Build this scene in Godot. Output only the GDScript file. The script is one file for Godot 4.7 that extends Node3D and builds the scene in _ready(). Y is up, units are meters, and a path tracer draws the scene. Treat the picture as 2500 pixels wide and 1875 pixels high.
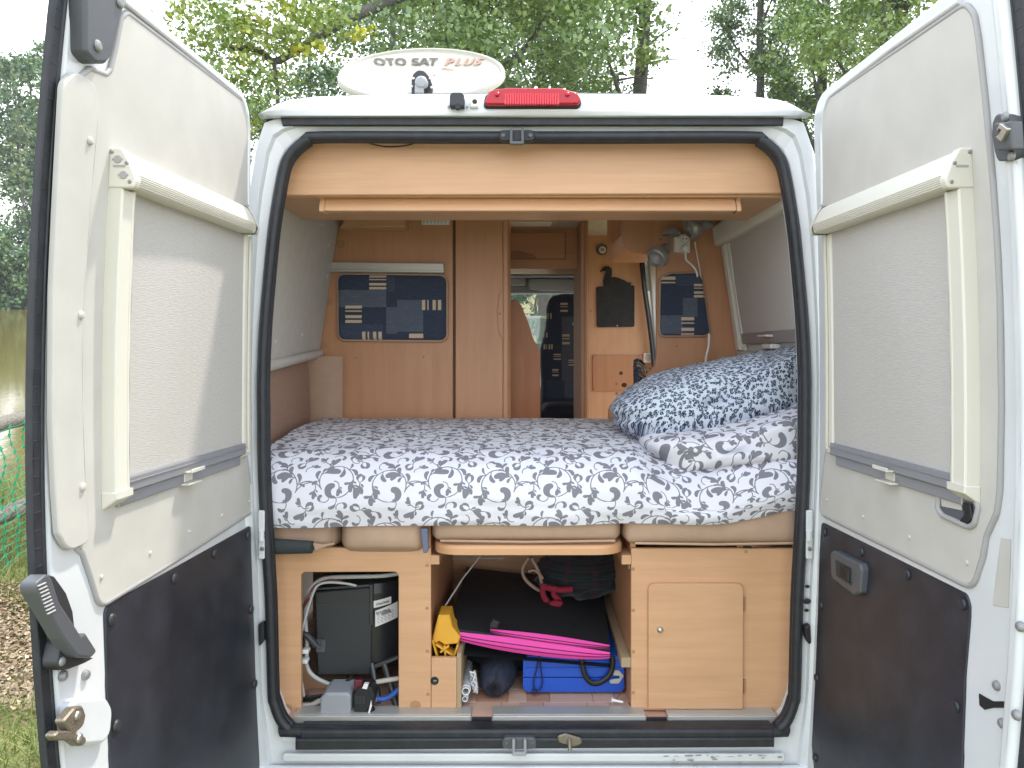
extends Node3D

const F := 1878.0
const CX := 1275.0
const CY := 855.0
const EYE := Vector3(0, 1.6, 2.2)
const XC := 0.034
const TILT := -5.0
var T: Transform3D
var bases := {}
var used := {}
var van_nodes := []
var M := {}
var rng := RandomNumberGenerator.new()

# ---------------------------------------------------------------- naming and nodes
func numbered(parent, called: String) -> String:
	var key = str(parent.get_instance_id()) + "/" + called
	var n: int = used.get(key, 0)
	used[key] = n + 1
	return called if n == 0 else "%s_%03d" % [called, n]

func thing(called: String, label: String, category: String, at := Vector3.ZERO, group := "", in_van := true) -> Node3D:
	var o := Node3D.new()
	o.name = numbered(self, called)
	add_child(o)
	o.position = at
	o.set_meta("label", label)
	o.set_meta("category", category)
	if group != "":
		o.set_meta("group", group)
	bases[o] = at
	if in_van:
		van_nodes.append(o)
	return o

func obj(called: String, what, m: Material, parent: Node3D, label := "") -> MeshInstance3D:
	var o := MeshInstance3D.new()
	o.mesh = what.commit() if what is SurfaceTool else what
	o.material_override = m
	o.name = numbered(parent, called)
	parent.add_child(o)
	if bases.has(parent):
		o.position = -bases[parent]
	if label != "":
		o.set_meta("label", label)
	return o

func struct(called: String, st, m: Material) -> MeshInstance3D:
	var o := obj(called, st, m, self)
	o.set_meta("kind", "structure")
	return o

func ST() -> SurfaceTool:
	var st := SurfaceTool.new()
	st.begin(Mesh.PRIMITIVE_TRIANGLES)
	return st

# ---------------------------------------------------------------- measuring: a photo pixel on a plane of the van
func W(px: float, py: float, z: float) -> Vector3:
	var d := EYE.z - z
	return Vector3((px - CX) / F * d, EYE.y - (py - CY) / F * d, z)

func PL(list: Array, z: float, rmul := 1.0) -> PackedVector2Array:
	var pts := []
	for p in list:
		var w := W(p[0], p[1], z)
		pts.append([w.x, w.y, (p[2] if p.size() > 2 else 0.0) * rmul])
	return fillet(pts)

func PTS(list: Array, z: float) -> PackedVector3Array:
	var r := PackedVector3Array()
	for p in list:
		r.append(W(p[0], p[1], p[2] if p.size() > 2 else z))
	return r

# ---------------------------------------------------------------- shapes
func fillet(pts: Array, n := 5) -> PackedVector2Array:
	var out := PackedVector2Array()
	var c := pts.size()
	for i in c:
		var p := Vector2(pts[i][0], pts[i][1])
		var r: float = pts[i][2] if pts[i].size() > 2 else 0.0
		if r <= 0.0:
			out.append(p)
			continue
		var a := Vector2(pts[(i + c - 1) % c][0], pts[(i + c - 1) % c][1])
		var b := Vector2(pts[(i + 1) % c][0], pts[(i + 1) % c][1])
		var da := (a - p).normalized()
		var db := (b - p).normalized()
		var half := acos(clampf(da.dot(db), -0.9999, 0.9999)) / 2.0
		var t := minf(r / tan(half), minf((a - p).length(), (b - p).length()) * 0.49)
		var q0 := p + da * t
		var q1 := p + db * t
		for k in n + 1:
			var f := float(k) / n
			out.append(q0.lerp(p, f).lerp(p.lerp(q1, f), f))
	return out

func rect(x0: float, y0: float, x1: float, y1: float, r := 0.0) -> PackedVector2Array:
	return fillet([[x0, y0, r], [x1, y0, r], [x1, y1, r], [x0, y1, r]])

func area(poly: PackedVector2Array) -> float:
	var s := 0.0
	for i in poly.size():
		var a := poly[i]
		var b := poly[(i + 1) % poly.size()]
		s += a.x * b.y - b.x * a.y
	return s / 2.0

func inset(poly: PackedVector2Array, d: float) -> PackedVector2Array:
	var out := PackedVector2Array()
	var c := poly.size()
	for i in c:
		var e0 := (poly[i] - poly[(i + c - 1) % c]).normalized()
		var e1 := (poly[(i + 1) % c] - poly[i]).normalized()
		var n0 := Vector2(-e0.y, e0.x)
		var n1 := Vector2(-e1.y, e1.x)
		var m := n0 + n1
		var l := m.length_squared()
		m = n0 if l < 0.05 else m * (2.0 / l)
		if m.length() > 2.5:
			m = m.normalized() * 2.5
		out.append(poly[i] + m * d)
	return out

func clean(poly: PackedVector2Array) -> PackedVector2Array:
	var out := PackedVector2Array()
	for p in poly:
		if out.is_empty() or out[out.size() - 1].distance_to(p) > 1e-5:
			out.append(p)
	while out.size() > 3 and out[0].distance_to(out[out.size() - 1]) < 1e-5:
		out.remove_at(out.size() - 1)
	if area(out) < 0:
		out.reverse()
	return out

func tri(st: SurfaceTool, a: Vector3, b: Vector3, c: Vector3, na: Vector3, nb: Vector3, nc: Vector3, ua := Vector2.ZERO, ub := Vector2.ZERO, uc := Vector2.ZERO) -> void:
	var flip := (b - a).cross(c - a).dot(na + nb + nc) > 0
	st.set_normal(na); st.set_uv(ua); st.add_vertex(a)
	if flip:
		st.set_normal(nc); st.set_uv(uc); st.add_vertex(c)
		st.set_normal(nb); st.set_uv(ub); st.add_vertex(b)
	else:
		st.set_normal(nb); st.set_uv(ub); st.add_vertex(b)
		st.set_normal(nc); st.set_uv(uc); st.add_vertex(c)

func quad(st: SurfaceTool, a: Vector3, b: Vector3, c: Vector3, d: Vector3, hint: Vector3) -> void:
	var n := (c - a).cross(d - b).normalized()
	if n.length() < 0.5:
		n = hint.normalized()
	if n.dot(hint) < 0:
		n = -n
	tri(st, a, b, c, n, n, n)
	tri(st, a, c, d, n, n, n)

func ID(a: float, b: float, c: float) -> Vector3:
	return Vector3(a, b, c)

# a slab cut to an outline: (a, b) run in the outline's plane, c through its thickness, mp puts them in place
func plate(st: SurfaceTool, outline: PackedVector2Array, c0: float, c1: float, mp: Callable = ID, bev := 0.002, bands := 0, uvr := Rect2(), back := true) -> void:
	var poly := clean(outline)
	while bev > 0.0003:
		var tst := inset(poly, bev)
		if area(tst) > 0 and Geometry2D.triangulate_polygon(tst).size() > 0 and Geometry2D.offset_polygon(poly, -bev * 0.98).size() == 1:
			break
		bev *= 0.7
	var steps := 1 if bev < 0.004 else 4
	var rings := []
	var sgn := signf(c1 - c0)
	rings.append([poly, c0, 0.0])
	for k in steps + 1:
		var a := float(k) / steps * PI / 2
		if bev <= 0.0:
			rings.append([poly, c1, 0.0])
			break
		rings.append([inset(poly, bev * (1.0 - cos(a))), c1 - sgn * bev * (1.0 - sin(a)), a])
	var top: PackedVector2Array = rings[rings.size() - 1][0]
	var pieces := [top]
	if bands > 0:
		pieces = []
		var y0 := 1e9
		var y1 := -1e9
		var x0 := 1e9
		var x1 := -1e9
		for p in top:
			y0 = minf(y0, p.y); y1 = maxf(y1, p.y); x0 = minf(x0, p.x); x1 = maxf(x1, p.x)
		for k in bands:
			var s := PackedVector2Array([Vector2(x0 - 1, lerpf(y0, y1, float(k) / bands)), Vector2(x1 + 1, lerpf(y0, y1, float(k) / bands)), Vector2(x1 + 1, lerpf(y0, y1, (k + 1.0) / bands)), Vector2(x0 - 1, lerpf(y0, y1, (k + 1.0) / bands))])
			for q in Geometry2D.intersect_polygons(top, s):
				pieces.append(q)
	var uv := func(p: Vector2) -> Vector2:
		return Vector2((p.x - uvr.position.x) / uvr.size.x, 1.0 - (p.y - uvr.position.y) / uvr.size.y) if uvr.size.x > 0 else Vector2.ZERO
	var e := 0.002
	var nrm := func(p: Vector2, c: float) -> Vector3:
		var n: Vector3 = (mp.call(p.x + e, p.y, c) - mp.call(p.x - e, p.y, c)).cross(mp.call(p.x, p.y + e, c) - mp.call(p.x, p.y - e, c)).normalized()
		return n if n.dot(mp.call(p.x, p.y, c + sgn * e) - mp.call(p.x, p.y, c)) > 0 else -n
	for q in pieces:
		var ix := Geometry2D.triangulate_polygon(q)
		for i in range(0, ix.size(), 3):
			var A: Vector2 = q[ix[i]]
			var B: Vector2 = q[ix[i + 1]]
			var C: Vector2 = q[ix[i + 2]]
			tri(st, mp.call(A.x, A.y, c1), mp.call(B.x, B.y, c1), mp.call(C.x, C.y, c1), nrm.call(A, c1), nrm.call(B, c1), nrm.call(C, c1), uv.call(A), uv.call(B), uv.call(C))
			if back:
				tri(st, mp.call(A.x, A.y, c0), mp.call(B.x, B.y, c0), mp.call(C.x, C.y, c0), -nrm.call(A, c0), -nrm.call(B, c0), -nrm.call(C, c0))
	var c := poly.size()
	var out2 := []
	for i in c:
		var e0 := (poly[i] - poly[(i + c - 1) % c]).normalized()
		var e1 := (poly[(i + 1) % c] - poly[i]).normalized()
		out2.append([Vector2(e0.y, -e0.x), Vector2(e1.y, -e1.x), Vector2(e0.y + e1.y, -e0.x - e1.x).normalized()])
	for r in rings.size() - 1:
		var P: PackedVector2Array = rings[r][0]
		var Q: PackedVector2Array = rings[r + 1][0]
		var ca: float = rings[r][1]
		var cb: float = rings[r + 1][1]
		for i in c:
			var j := (i + 1) % c
			var cuts := 1
			if bands > 0:
				cuts = maxi(1, int(absf(poly[i].y - poly[j].y) / 0.12))
			var smooth_i: bool = out2[i][0].dot(out2[i][1]) > 0.7
			var smooth_j: bool = out2[j][0].dot(out2[j][1]) > 0.7
			var ni: Vector2 = out2[i][2] if smooth_i else out2[i][1]
			var nj: Vector2 = out2[j][2] if smooth_j else out2[i][1]
			for k in cuts:
				var f := float(k) / cuts
				var g := (k + 1.0) / cuts
				var p0 := P[i].lerp(P[j], f)
				var p1 := P[i].lerp(P[j], g)
				var q0 := Q[i].lerp(Q[j], f)
				var q1 := Q[i].lerp(Q[j], g)
				var a0: Vector3 = mp.call(p0.x, p0.y, ca)
				var a1: Vector3 = mp.call(p1.x, p1.y, ca)
				var b0: Vector3 = mp.call(q0.x, q0.y, cb)
				var b1: Vector3 = mp.call(q1.x, q1.y, cb)
				var tn := func(p: Vector2, n2: Vector2, ang: float, cc: float) -> Vector3:
					var side: Vector3 = (mp.call(p.x + n2.x * e, p.y + n2.y * e, cc) - mp.call(p.x, p.y, cc)).normalized()
					return (side * cos(ang) + nrm.call(p, cc) * sin(ang)).normalized()
				var n00: Vector3 = tn.call(p0, ni, rings[r][2], ca)
				var n01: Vector3 = tn.call(p1, nj, rings[r][2], ca)
				var n10: Vector3 = tn.call(q0, ni, rings[r + 1][2], cb)
				var n11: Vector3 = tn.call(q1, nj, rings[r + 1][2], cb)
				if steps == 1 and r == 1:
					n00 = (n00 + n10).normalized(); n10 = n00; n01 = (n01 + n11).normalized(); n11 = n01
				tri(st, a0, a1, b1, n00, n01, n11, uv.call(p0), uv.call(p1), uv.call(q1))
				tri(st, a0, b1, b0, n00, n11, n10, uv.call(p0), uv.call(q1), uv.call(q0))

func box(st: SurfaceTool, lo: Vector3, hi: Vector3, bev := 0.002, mp: Callable = ID) -> void:
	var c := (lo + hi) / 2
	var h := (hi - lo).abs() / 2
	bev = minf(bev, minf(h.x, minf(h.y, h.z)) * 0.9)
	var vv := func(s: Vector3, ax: int) -> Vector3:
		var v := s * h
		for k in 3:
			if k != ax:
				v[k] -= s[k] * bev
		v += c
		return mp.call(v.x, v.y, v.z)
	var hint := func(d: Vector3) -> Vector3:
		var q := c + d * 0.001
		return mp.call(q.x, q.y, q.z) - mp.call(c.x, c.y, c.z)
	for ax in 3:
		var u := (ax + 1) % 3
		var w := (ax + 2) % 3
		for s in [-1.0, 1.0]:
			var q := []
			for t in [[-1, -1], [1, -1], [1, 1], [-1, 1]]:
				var v := Vector3()
				v[ax] = s; v[u] = t[0]; v[w] = t[1]
				q.append(vv.call(v, ax))
			var d := Vector3()
			d[ax] = s
			quad(st, q[0], q[1], q[2], q[3], hint.call(d))
			for s2 in [-1.0, 1.0]:
				var a := Vector3()
				a[ax] = s; a[u] = s2; a[w] = -1
				var b := a
				b[w] = 1
				var dd := Vector3()
				dd[ax] = s; dd[u] = s2
				quad(st, vv.call(a, ax), vv.call(b, ax), vv.call(b, u), vv.call(a, u), hint.call(dd))
	for sx in [-1.0, 1.0]:
		for sy in [-1.0, 1.0]:
			for sz in [-1.0, 1.0]:
				var s := Vector3(sx, sy, sz)
				var n: Vector3 = hint.call(s).normalized()
				tri(st, vv.call(s, 0), vv.call(s, 1), vv.call(s, 2), n, n, n)

func obox(st: SurfaceTool, size: Vector3, xf: Transform3D, bev := 0.002) -> void:
	box(st, -size / 2, size / 2, bev, func(a, b, c): return xf * Vector3(a, b, c))

func tube(st: SurfaceTool, pts: PackedVector3Array, r, sides := 8, closed := false, flat := 1.0, up := Vector3.ZERO) -> void:
	var n := pts.size()
	var tang := []
	for i in n:
		var a := pts[(i + n - 1) % n] if closed else pts[maxi(i - 1, 0)]
		var b := pts[(i + 1) % n] if closed else pts[mini(i + 1, n - 1)]
		tang.append((b - a).normalized())
	var u: Vector3 = up if up != Vector3.ZERO else (Vector3.UP if absf(tang[0].y) < 0.9 else Vector3.RIGHT)
	var ring := []
	for i in n:
		if up != Vector3.ZERO:
			u = up
		u = (u - tang[i] * u.dot(tang[i])).normalized()
		var w: Vector3 = tang[i].cross(u)
		var row := []
		var rr: float = r[i] if r is Array or r is PackedFloat32Array else r
		for k in sides:
			var a := TAU * k / sides
			var d := u * cos(a) + w * sin(a)
			row.append([pts[i] + u * cos(a) * rr * flat + w * sin(a) * rr, d])
		ring.append(row)
	for i in (n if closed else n - 1):
		var A: Array = ring[i]
		var B: Array = ring[(i + 1) % n]
		for k in sides:
			var l := (k + 1) % sides
			tri(st, A[k][0], A[l][0], B[l][0], A[k][1], A[l][1], B[l][1])
			tri(st, A[k][0], B[l][0], B[k][0], A[k][1], B[l][1], B[k][1])
	if not closed:
		for e in [0, n - 1]:
			var nn: Vector3 = -tang[0] if e == 0 else tang[e]
			for k in sides:
				tri(st, pts[e], ring[e][k][0], ring[e][(k + 1) % sides][0], nn, nn, nn)

func smooth(pts: PackedVector3Array, per := 6, closed := false) -> PackedVector3Array:
	var out := PackedVector3Array()
	var n := pts.size()
	for i in (n if closed else n - 1):
		var p0 := pts[(i + n - 1) % n] if closed else pts[maxi(i - 1, 0)]
		var p1 := pts[i]
		var p2 := pts[(i + 1) % n]
		var p3 := pts[(i + 2) % n] if closed else pts[mini(i + 2, n - 1)]
		for k in per:
			out.append(p1.cubic_interpolate(p2, p0, p3, float(k) / per))
	if not closed:
		out.append(pts[n - 1])
	return out

func lathe(st: SurfaceTool, prof: Array, xf: Transform3D, segs := 20, sx := 1.0, sz := 1.0) -> void:
	for i in prof.size() - 1:
		var a := Vector2(prof[i][0], prof[i][1])
		var b := Vector2(prof[i + 1][0], prof[i + 1][1])
		var t := (b - a).normalized()
		var n := Vector2(t.y, -t.x)
		for k in segs:
			var q := []
			for p in [[a, k], [a, k + 1], [b, k + 1], [b, k]]:
				var an: float = TAU * p[1] / segs
				var v: Vector2 = p[0]
				q.append([xf * Vector3(cos(an) * v.x * sx, v.y, sin(an) * v.x * sz), (xf.basis * Vector3(cos(an) * n.x, n.y, sin(an) * n.x)).normalized()])
			tri(st, q[0][0], q[1][0], q[2][0], q[0][1], q[1][1], q[2][1])
			tri(st, q[0][0], q[2][0], q[3][0], q[0][1], q[2][1], q[3][1])

func axis_at(p: Vector3, y: Vector3) -> Transform3D:
	y = y.normalized()
	var x := y.cross(Vector3.FORWARD if absf(y.z) < 0.9 else Vector3.RIGHT).normalized()
	return Transform3D(Basis(x, y, x.cross(y)), p)

func grid(st: SurfaceTool, nu: int, nv: int, f: Callable, uvf = null, wrap := false) -> void:
	var P := []
	for j in nv + 1:
		var row := PackedVector3Array()
		for i in nu + 1:
			row.append(f.call(float(i) / nu, float(j) / nv))
		P.append(row)
	var N := []
	for j in nv + 1:
		var row := PackedVector3Array()
		for i in nu + 1:
			var ia := i - 1 if i > 0 else (nu - 1 if wrap else 0)
			var ib := i + 1 if i < nu else (1 if wrap else nu)
			var n: Vector3 = (P[j][ib] - P[j][ia]).cross(P[mini(j + 1, nv)][i] - P[maxi(j - 1, 0)][i])
			row.append(n.normalized() if n.length() > 1e-12 else Vector3.UP)
		N.append(row)
	for j in nv:
		for i in nu:
			var uv := []
			for p in [[i, j], [i + 1, j], [i + 1, j + 1], [i, j + 1]]:
				uv.append(uvf.call(float(p[0]) / nu, float(p[1]) / nv) if uvf != null else Vector2(float(p[0]) / nu, float(p[1]) / nv))
			tri(st, P[j][i], P[j][i + 1], P[j + 1][i + 1], N[j][i], N[j][i + 1], N[j + 1][i + 1], uv[0], uv[1], uv[2])
			tri(st, P[j][i], P[j + 1][i + 1], P[j + 1][i], N[j][i], N[j + 1][i + 1], N[j + 1][i], uv[0], uv[2], uv[3])

func bolt(st: SurfaceTool, p: Vector3, n: Vector3, r: float, h: float) -> void:
	lathe(st, [[0.0, h], [r * 0.55, h * 0.97], [r * 0.85, h * 0.7], [r, h * 0.2], [r, 0.0]], axis_at(p, n), 12)

# ---------------------------------------------------------------- materials
func lin(r: float, g: float, b: float) -> Color:
	return Color(r, g, b).linear_to_srgb()

func mat(r: float, g: float, b: float, rough := 0.6, metal := 0.0) -> StandardMaterial3D:
	var m := StandardMaterial3D.new()
	m.albedo_color = lin(r, g, b)
	m.roughness = rough
	m.metallic = metal
	m.cull_mode = BaseMaterial3D.CULL_DISABLED
	return m

func noise_tex(freq: float, ramp: Array, seed_ := 1, size := 256, type := FastNoiseLite.TYPE_SIMPLEX_SMOOTH, oct := 4) -> NoiseTexture2D:
	var n := FastNoiseLite.new()
	n.noise_type = type
	n.frequency = freq
	n.seed = seed_
	n.fractal_octaves = oct
	var t := NoiseTexture2D.new()
	t.width = size
	t.height = size
	t.seamless = true
	t.noise = n
	var g := Gradient.new()
	g.offsets = PackedFloat32Array(ramp.map(func(q): return q[0]))
	g.colors = PackedColorArray(ramp.map(func(q): return q[1]))
	t.color_ramp = g
	return t

func grey(a: float) -> Color:
	return Color(a, a, a)

func speckled(m: StandardMaterial3D, scale: Vector3, lo := 0.93, hi := 1.0, freq := 0.03, seed_ := 3) -> StandardMaterial3D:
	m.albedo_texture = noise_tex(freq, [[0.0, grey(lo)], [0.5, grey((lo + hi) / 2)], [1.0, grey(hi)]], seed_)
	m.uv1_triplanar = true
	m.uv1_scale = scale
	return m

func rough_bump(m: StandardMaterial3D, scale: Vector3, depth: float, freq := 0.2, seed_ := 5) -> StandardMaterial3D:
	m.heightmap_enabled = true
	m.heightmap_texture = noise_tex(freq, [[0.0, Color.BLACK], [1.0, Color.WHITE]], seed_)
	m.heightmap_scale = depth
	m.uv1_triplanar = true
	m.uv1_scale = scale
	return m

func streaks(seed_: int) -> Image:
	var n := FastNoiseLite.new()
	n.seed = seed_
	n.frequency = 0.03
	n.fractal_octaves = 3
	var a := n.get_seamless_image(24, 256)
	a.resize(256, 256, Image.INTERPOLATE_CUBIC)
	n.seed = seed_ + 7
	n.frequency = 0.16
	var b := n.get_seamless_image(40, 256)
	b.resize(256, 256, Image.INTERPOLATE_CUBIC)
	n.seed = seed_ + 9
	n.frequency = 0.012
	var c := n.get_seamless_image(256, 256)
	var im := Image.create(256, 256, false, Image.FORMAT_RGB8)
	for y in 256:
		for x in 256:
			var v := 0.45 * a.get_pixel(x, y).r + 0.3 * b.get_pixel(x, y).r + 0.25 * c.get_pixel(x, y).r
			im.set_pixel(x, y, Color(v, v, v))
	return im

func wood(vertical: bool, r: float, g: float, b: float, seed_: int, contrast := 0.16) -> StandardMaterial3D:
	var im := streaks(seed_)
	for y in 256:
		for x in 256:
			var v := im.get_pixel(x, y).r - 0.5
			im.set_pixel(x, y, Color(1.0 - contrast * 0.5 + v * contrast * 1.2, 1.0 - contrast * 0.55 + v * contrast * 1.5, 1.0 - contrast * 0.6 + v * contrast * 1.8))
	if vertical:
		im.rotate_90(CLOCKWISE)
	var m := mat(r, g, b, 0.42)
	m.albedo_texture = ImageTexture.create_from_image(im)
	m.uv1_triplanar = true
	m.uv1_scale = Vector3(2.6, 0.9, 2.6) if vertical else Vector3(0.9, 2.6, 2.6)
	return m

# drawing of prints: discs along curves on an image that repeats
func disc(im: Image, x: float, y: float, r: float, c: Color) -> void:
	var w := im.get_width()
	var h := im.get_height()
	for j in range(int(floor(y - r)), int(ceil(y + r)) + 1):
		for i in range(int(floor(x - r)), int(ceil(x + r)) + 1):
			if (i - x) * (i - x) + (j - y) * (j - y) <= r * r:
				im.set_pixel(posmod(i, w), posmod(j, h), c)

func arc(im: Image, cx: float, cy: float, r: float, a0: float, sweep: float, w: float, c: Color) -> void:
	var n := int(absf(sweep) * r / maxf(w * 0.5, 1.0)) + 2
	for k in n + 1:
		var a := a0 + sweep * k / n
		disc(im, cx + cos(a) * r, cy + sin(a) * r, w, c)

# a comma-shaped leaf: a stalk that swells and curls
func comma(im: Image, x: float, y: float, a: float, size: float, curl: float, fat: float, c: Color) -> void:
	var n := 26
	for k in n + 1:
		var f := float(k) / n
		disc(im, x, y, maxf(4.0, size * fat * pow(sin(PI * minf(1.0, f * 0.62 + 0.02)), 2.2)), c)
		x += cos(a) * size / n
		y += sin(a) * size / n
		a += curl / n * (0.4 + 1.2 * f)

func lobed(im: Image, x: float, y: float, a: float, size: float, turn: float, c: Color) -> void:
	comma(im, x, y, a, size * 1.05, turn, 0.20, c)
	comma(im, x + cos(a) * size * 0.25, y + sin(a) * size * 0.25, a + 0.55, size * 0.62, -turn, 0.22, c)
	comma(im, x + cos(a) * size * 0.3, y + sin(a) * size * 0.3, a - 0.6, size * 0.58, turn, 0.22, c)
	comma(im, x + cos(a) * size * 0.1, y + sin(a) * size * 0.1, a - 1.0, size * 0.4, turn, 0.22, c)

func scroll_print() -> ImageTexture:
	var S := 1024
	var im := Image.create(S, S, false, Image.FORMAT_RGB8)
	im.fill(Color(0.86, 0.855, 0.885))
	var k := Color(0.49, 0.485, 0.51)
	var R := 158.0
	for m in [[300.0, 280.0, 1.0, 2.6], [800.0, 330.0, -1.0, 0.4], [240.0, 800.0, -1.0, 0.9], [760.0, 860.0, 1.0, 2.2]]:
		var cx: float = m[0]
		var cy: float = m[1]
		var s: float = m[2]
		var a0: float = m[3]
		arc(im, cx, cy, R, a0, s * 5.0, 5.2, k)
		# the free end runs out into the next scroll
		arc(im, cx + cos(a0) * R * 2, cy + sin(a0) * R * 2, R, a0 + PI, -s * 1.5, 5.2, k)
		var ae := a0 + s * 5.0
		comma(im, cx + cos(ae) * R, cy + sin(ae) * R, ae + s * PI / 2, 215, s * 3.5, 0.15, k)
		lobed(im, cx + cos(a0 + s * 0.9) * R, cy + sin(a0 + s * 0.9) * R, a0 + s * 0.9 + s * 2.2, 155, s * 0.9, k)
		comma(im, cx + cos(a0 + s * 2.4) * R, cy + sin(a0 + s * 2.4) * R, a0 + s * 2.4 + s * 2.4, 115, s * 1.4, 0.175, k)
		lobed(im, cx + cos(a0 + s * 3.6) * R, cy + sin(a0 + s * 3.6) * R, a0 + s * 3.6 + s * 2.1, 105, -s * 0.7, k)
		for o in 4:
			var t := a0 + s * (0.5 + o * 1.15)
			if o % 2 == 0:
				comma(im, cx + cos(t) * R, cy + sin(t) * R, t + s * 0.8, 105, s * 1.8, 0.175, k)
				comma(im, cx + cos(t) * R, cy + sin(t) * R, t + s * 0.1, 72, -s * 1.2, 0.17, k)
			else:
				lobed(im, cx + cos(t) * R, cy + sin(t) * R, t + s * 0.7, 112, s * 0.8, k)
	for m in [[530.0, 560.0, 0.3], [30.0, 560.0, 2.2], [520.0, 60.0, 4.0], [1000.0, 80.0, 5.2], [520.0, 300.0, 1.5], [480.0, 980.0, 3.4]]:
		lobed(im, m[0], m[1], m[2], 118, 0.9, k)
		comma(im, m[0], m[1], m[2] + 2.4, 105, 2.4, 0.17, k)
		comma(im, m[0], m[1], m[2] - 2.0, 88, -2.0, 0.17, k)
	rng.seed = 21
	var bg := im.get_pixel(0, 0)
	for q in 420:
		var x := rng.randf() * S
		var y := rng.randf() * S
		var clear := true
		for a in 12:
			for rr in [0.0, 22.0, 44.0]:
				if im.get_pixel(posmod(int(x + cos(a * TAU / 12) * rr), S), posmod(int(y + sin(a * TAU / 12) * rr), S)).r < 0.7:
					clear = false
		if clear:
			var a := rng.randf() * TAU
			if rng.randf() < 0.55:
				comma(im, x - cos(a) * 40, y - sin(a) * 40, a, 95, rng.randf_range(1.4, 3.0), 0.17, k)
			else:
				lobed(im, x - cos(a) * 38, y - sin(a) * 38, a, 80, rng.randf_range(-0.9, 0.9), k)
			arc(im, x - cos(a) * 40 + cos(a + 1.57) * 46, y - sin(a) * 40 + sin(a + 1.57) * 46, 46, a - 1.57, -1.5, 4.6, k)
	return ImageTexture.create_from_image(im)

func blossom_print() -> ImageTexture:
	var S := 1024
	var im := Image.create(S, S, false, Image.FORMAT_RGB8)
	im.fill(Color(0.77, 0.80, 0.85))
	rng.seed = 11
	var n := 24
	for j in n:
		for i in n:
			var x := (i + rng.randf_range(0.1, 0.9)) * S / n
			var y := (j + rng.randf_range(0.1, 0.9)) * S / n
			var r := rng.randf_range(9, 15)
			var g := rng.randf_range(0.0, 1.0)
			for p in 4:
				var a := TAU * p / 4 + g * 3
				disc(im, x + cos(a) * r * 0.5, y + sin(a) * r * 0.5, r * 0.62, Color(0.50, 0.56, 0.65).lerp(Color(0.62, 0.66, 0.72), g))
			var k := Color(0.10, 0.13, 0.21).lerp(Color(0.20, 0.24, 0.34), rng.randf())
			for p in rng.randi_range(3, 5):
				var a := rng.randf() * TAU
				for q in 7:
					disc(im, x + cos(a + q * 0.14) * r * 1.05, y + sin(a + q * 0.14) * r * 1.05, rng.randf_range(3.0, 5.5), k)
			if g > 0.45:
				disc(im, x, y, r * 0.42, k)
			for p in 2:
				var lx := x + rng.randf_range(-24, 24)
				var ly := y + rng.randf_range(-24, 24)
				var la := rng.randf() * TAU
				for q in 6:
					disc(im, lx + cos(la) * q * 2.2, ly + sin(la) * q * 2.2, 3.2, k)
	return ImageTexture.create_from_image(im)

# navy woven upholstery: patches of two blues and blocks of cream bars
func woven(w: int, h: int, patches: Array, bars: Array, seed_: int) -> ImageTexture:
	var im := Image.create(w, h, false, Image.FORMAT_RGB8)
	var navy := Color(0.20, 0.24, 0.32)
	for y in h:
		for x in w:
			im.set_pixel(x, y, navy)
	for p in patches:
		im.fill_rect(Rect2i(int(p[0] * w), int(p[1] * h), int(p[2] * w), int(p[3] * h)), Color(0.34, 0.375, 0.44) if p[4] > 0 else Color(0.25, 0.29, 0.37))
	rng.seed = seed_
	for k in w * h / 90:
		var x := rng.randi_range(0, w - 1)
		var y := rng.randi_range(0, h - 1)
		var f := rng.randf_range(0.72, 1.3)
		for i in rng.randi_range(6, 24):
			if x + i < w:
				im.set_pixel(x + i, y, im.get_pixel(x + i, y) * f)
	for b in bars:   # x, y, w, h, bars, standing
		var n: int = b[4]
		var cream := Color(0.80, 0.73, 0.63)
		for k in n:
			var thick := 0.62 if k % 3 != 1 else 0.28
			for i in 60:
				var t := i / 60.0
				var wob := sin(i * 0.55 + k * 2.0) * 0.04
				if b[5]:
					im.fill_rect(Rect2i(int((b[0] + b[2] * (k + 0.1 + wob) / n) * w), int((b[1] + b[3] * t) * h), maxi(1, int(b[2] / n * thick * w)), int(b[3] * h / 60.0) + 1), cream)
				else:
					im.fill_rect(Rect2i(int((b[0] + b[2] * t) * w), int((b[1] + b[3] * (k + 0.1 + wob) / n) * h), int(b[2] * w / 60.0) + 1, maxi(1, int(b[3] / n * thick * h))), cream)
	return ImageTexture.create_from_image(im)

func printed(tex: Texture2D, rough := 0.9, rim := 0.25) -> StandardMaterial3D:
	var m := mat(1, 1, 1, rough)
	m.albedo_texture = tex
	m.rim_enabled = rim > 0
	m.rim = rim
	return m

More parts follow.
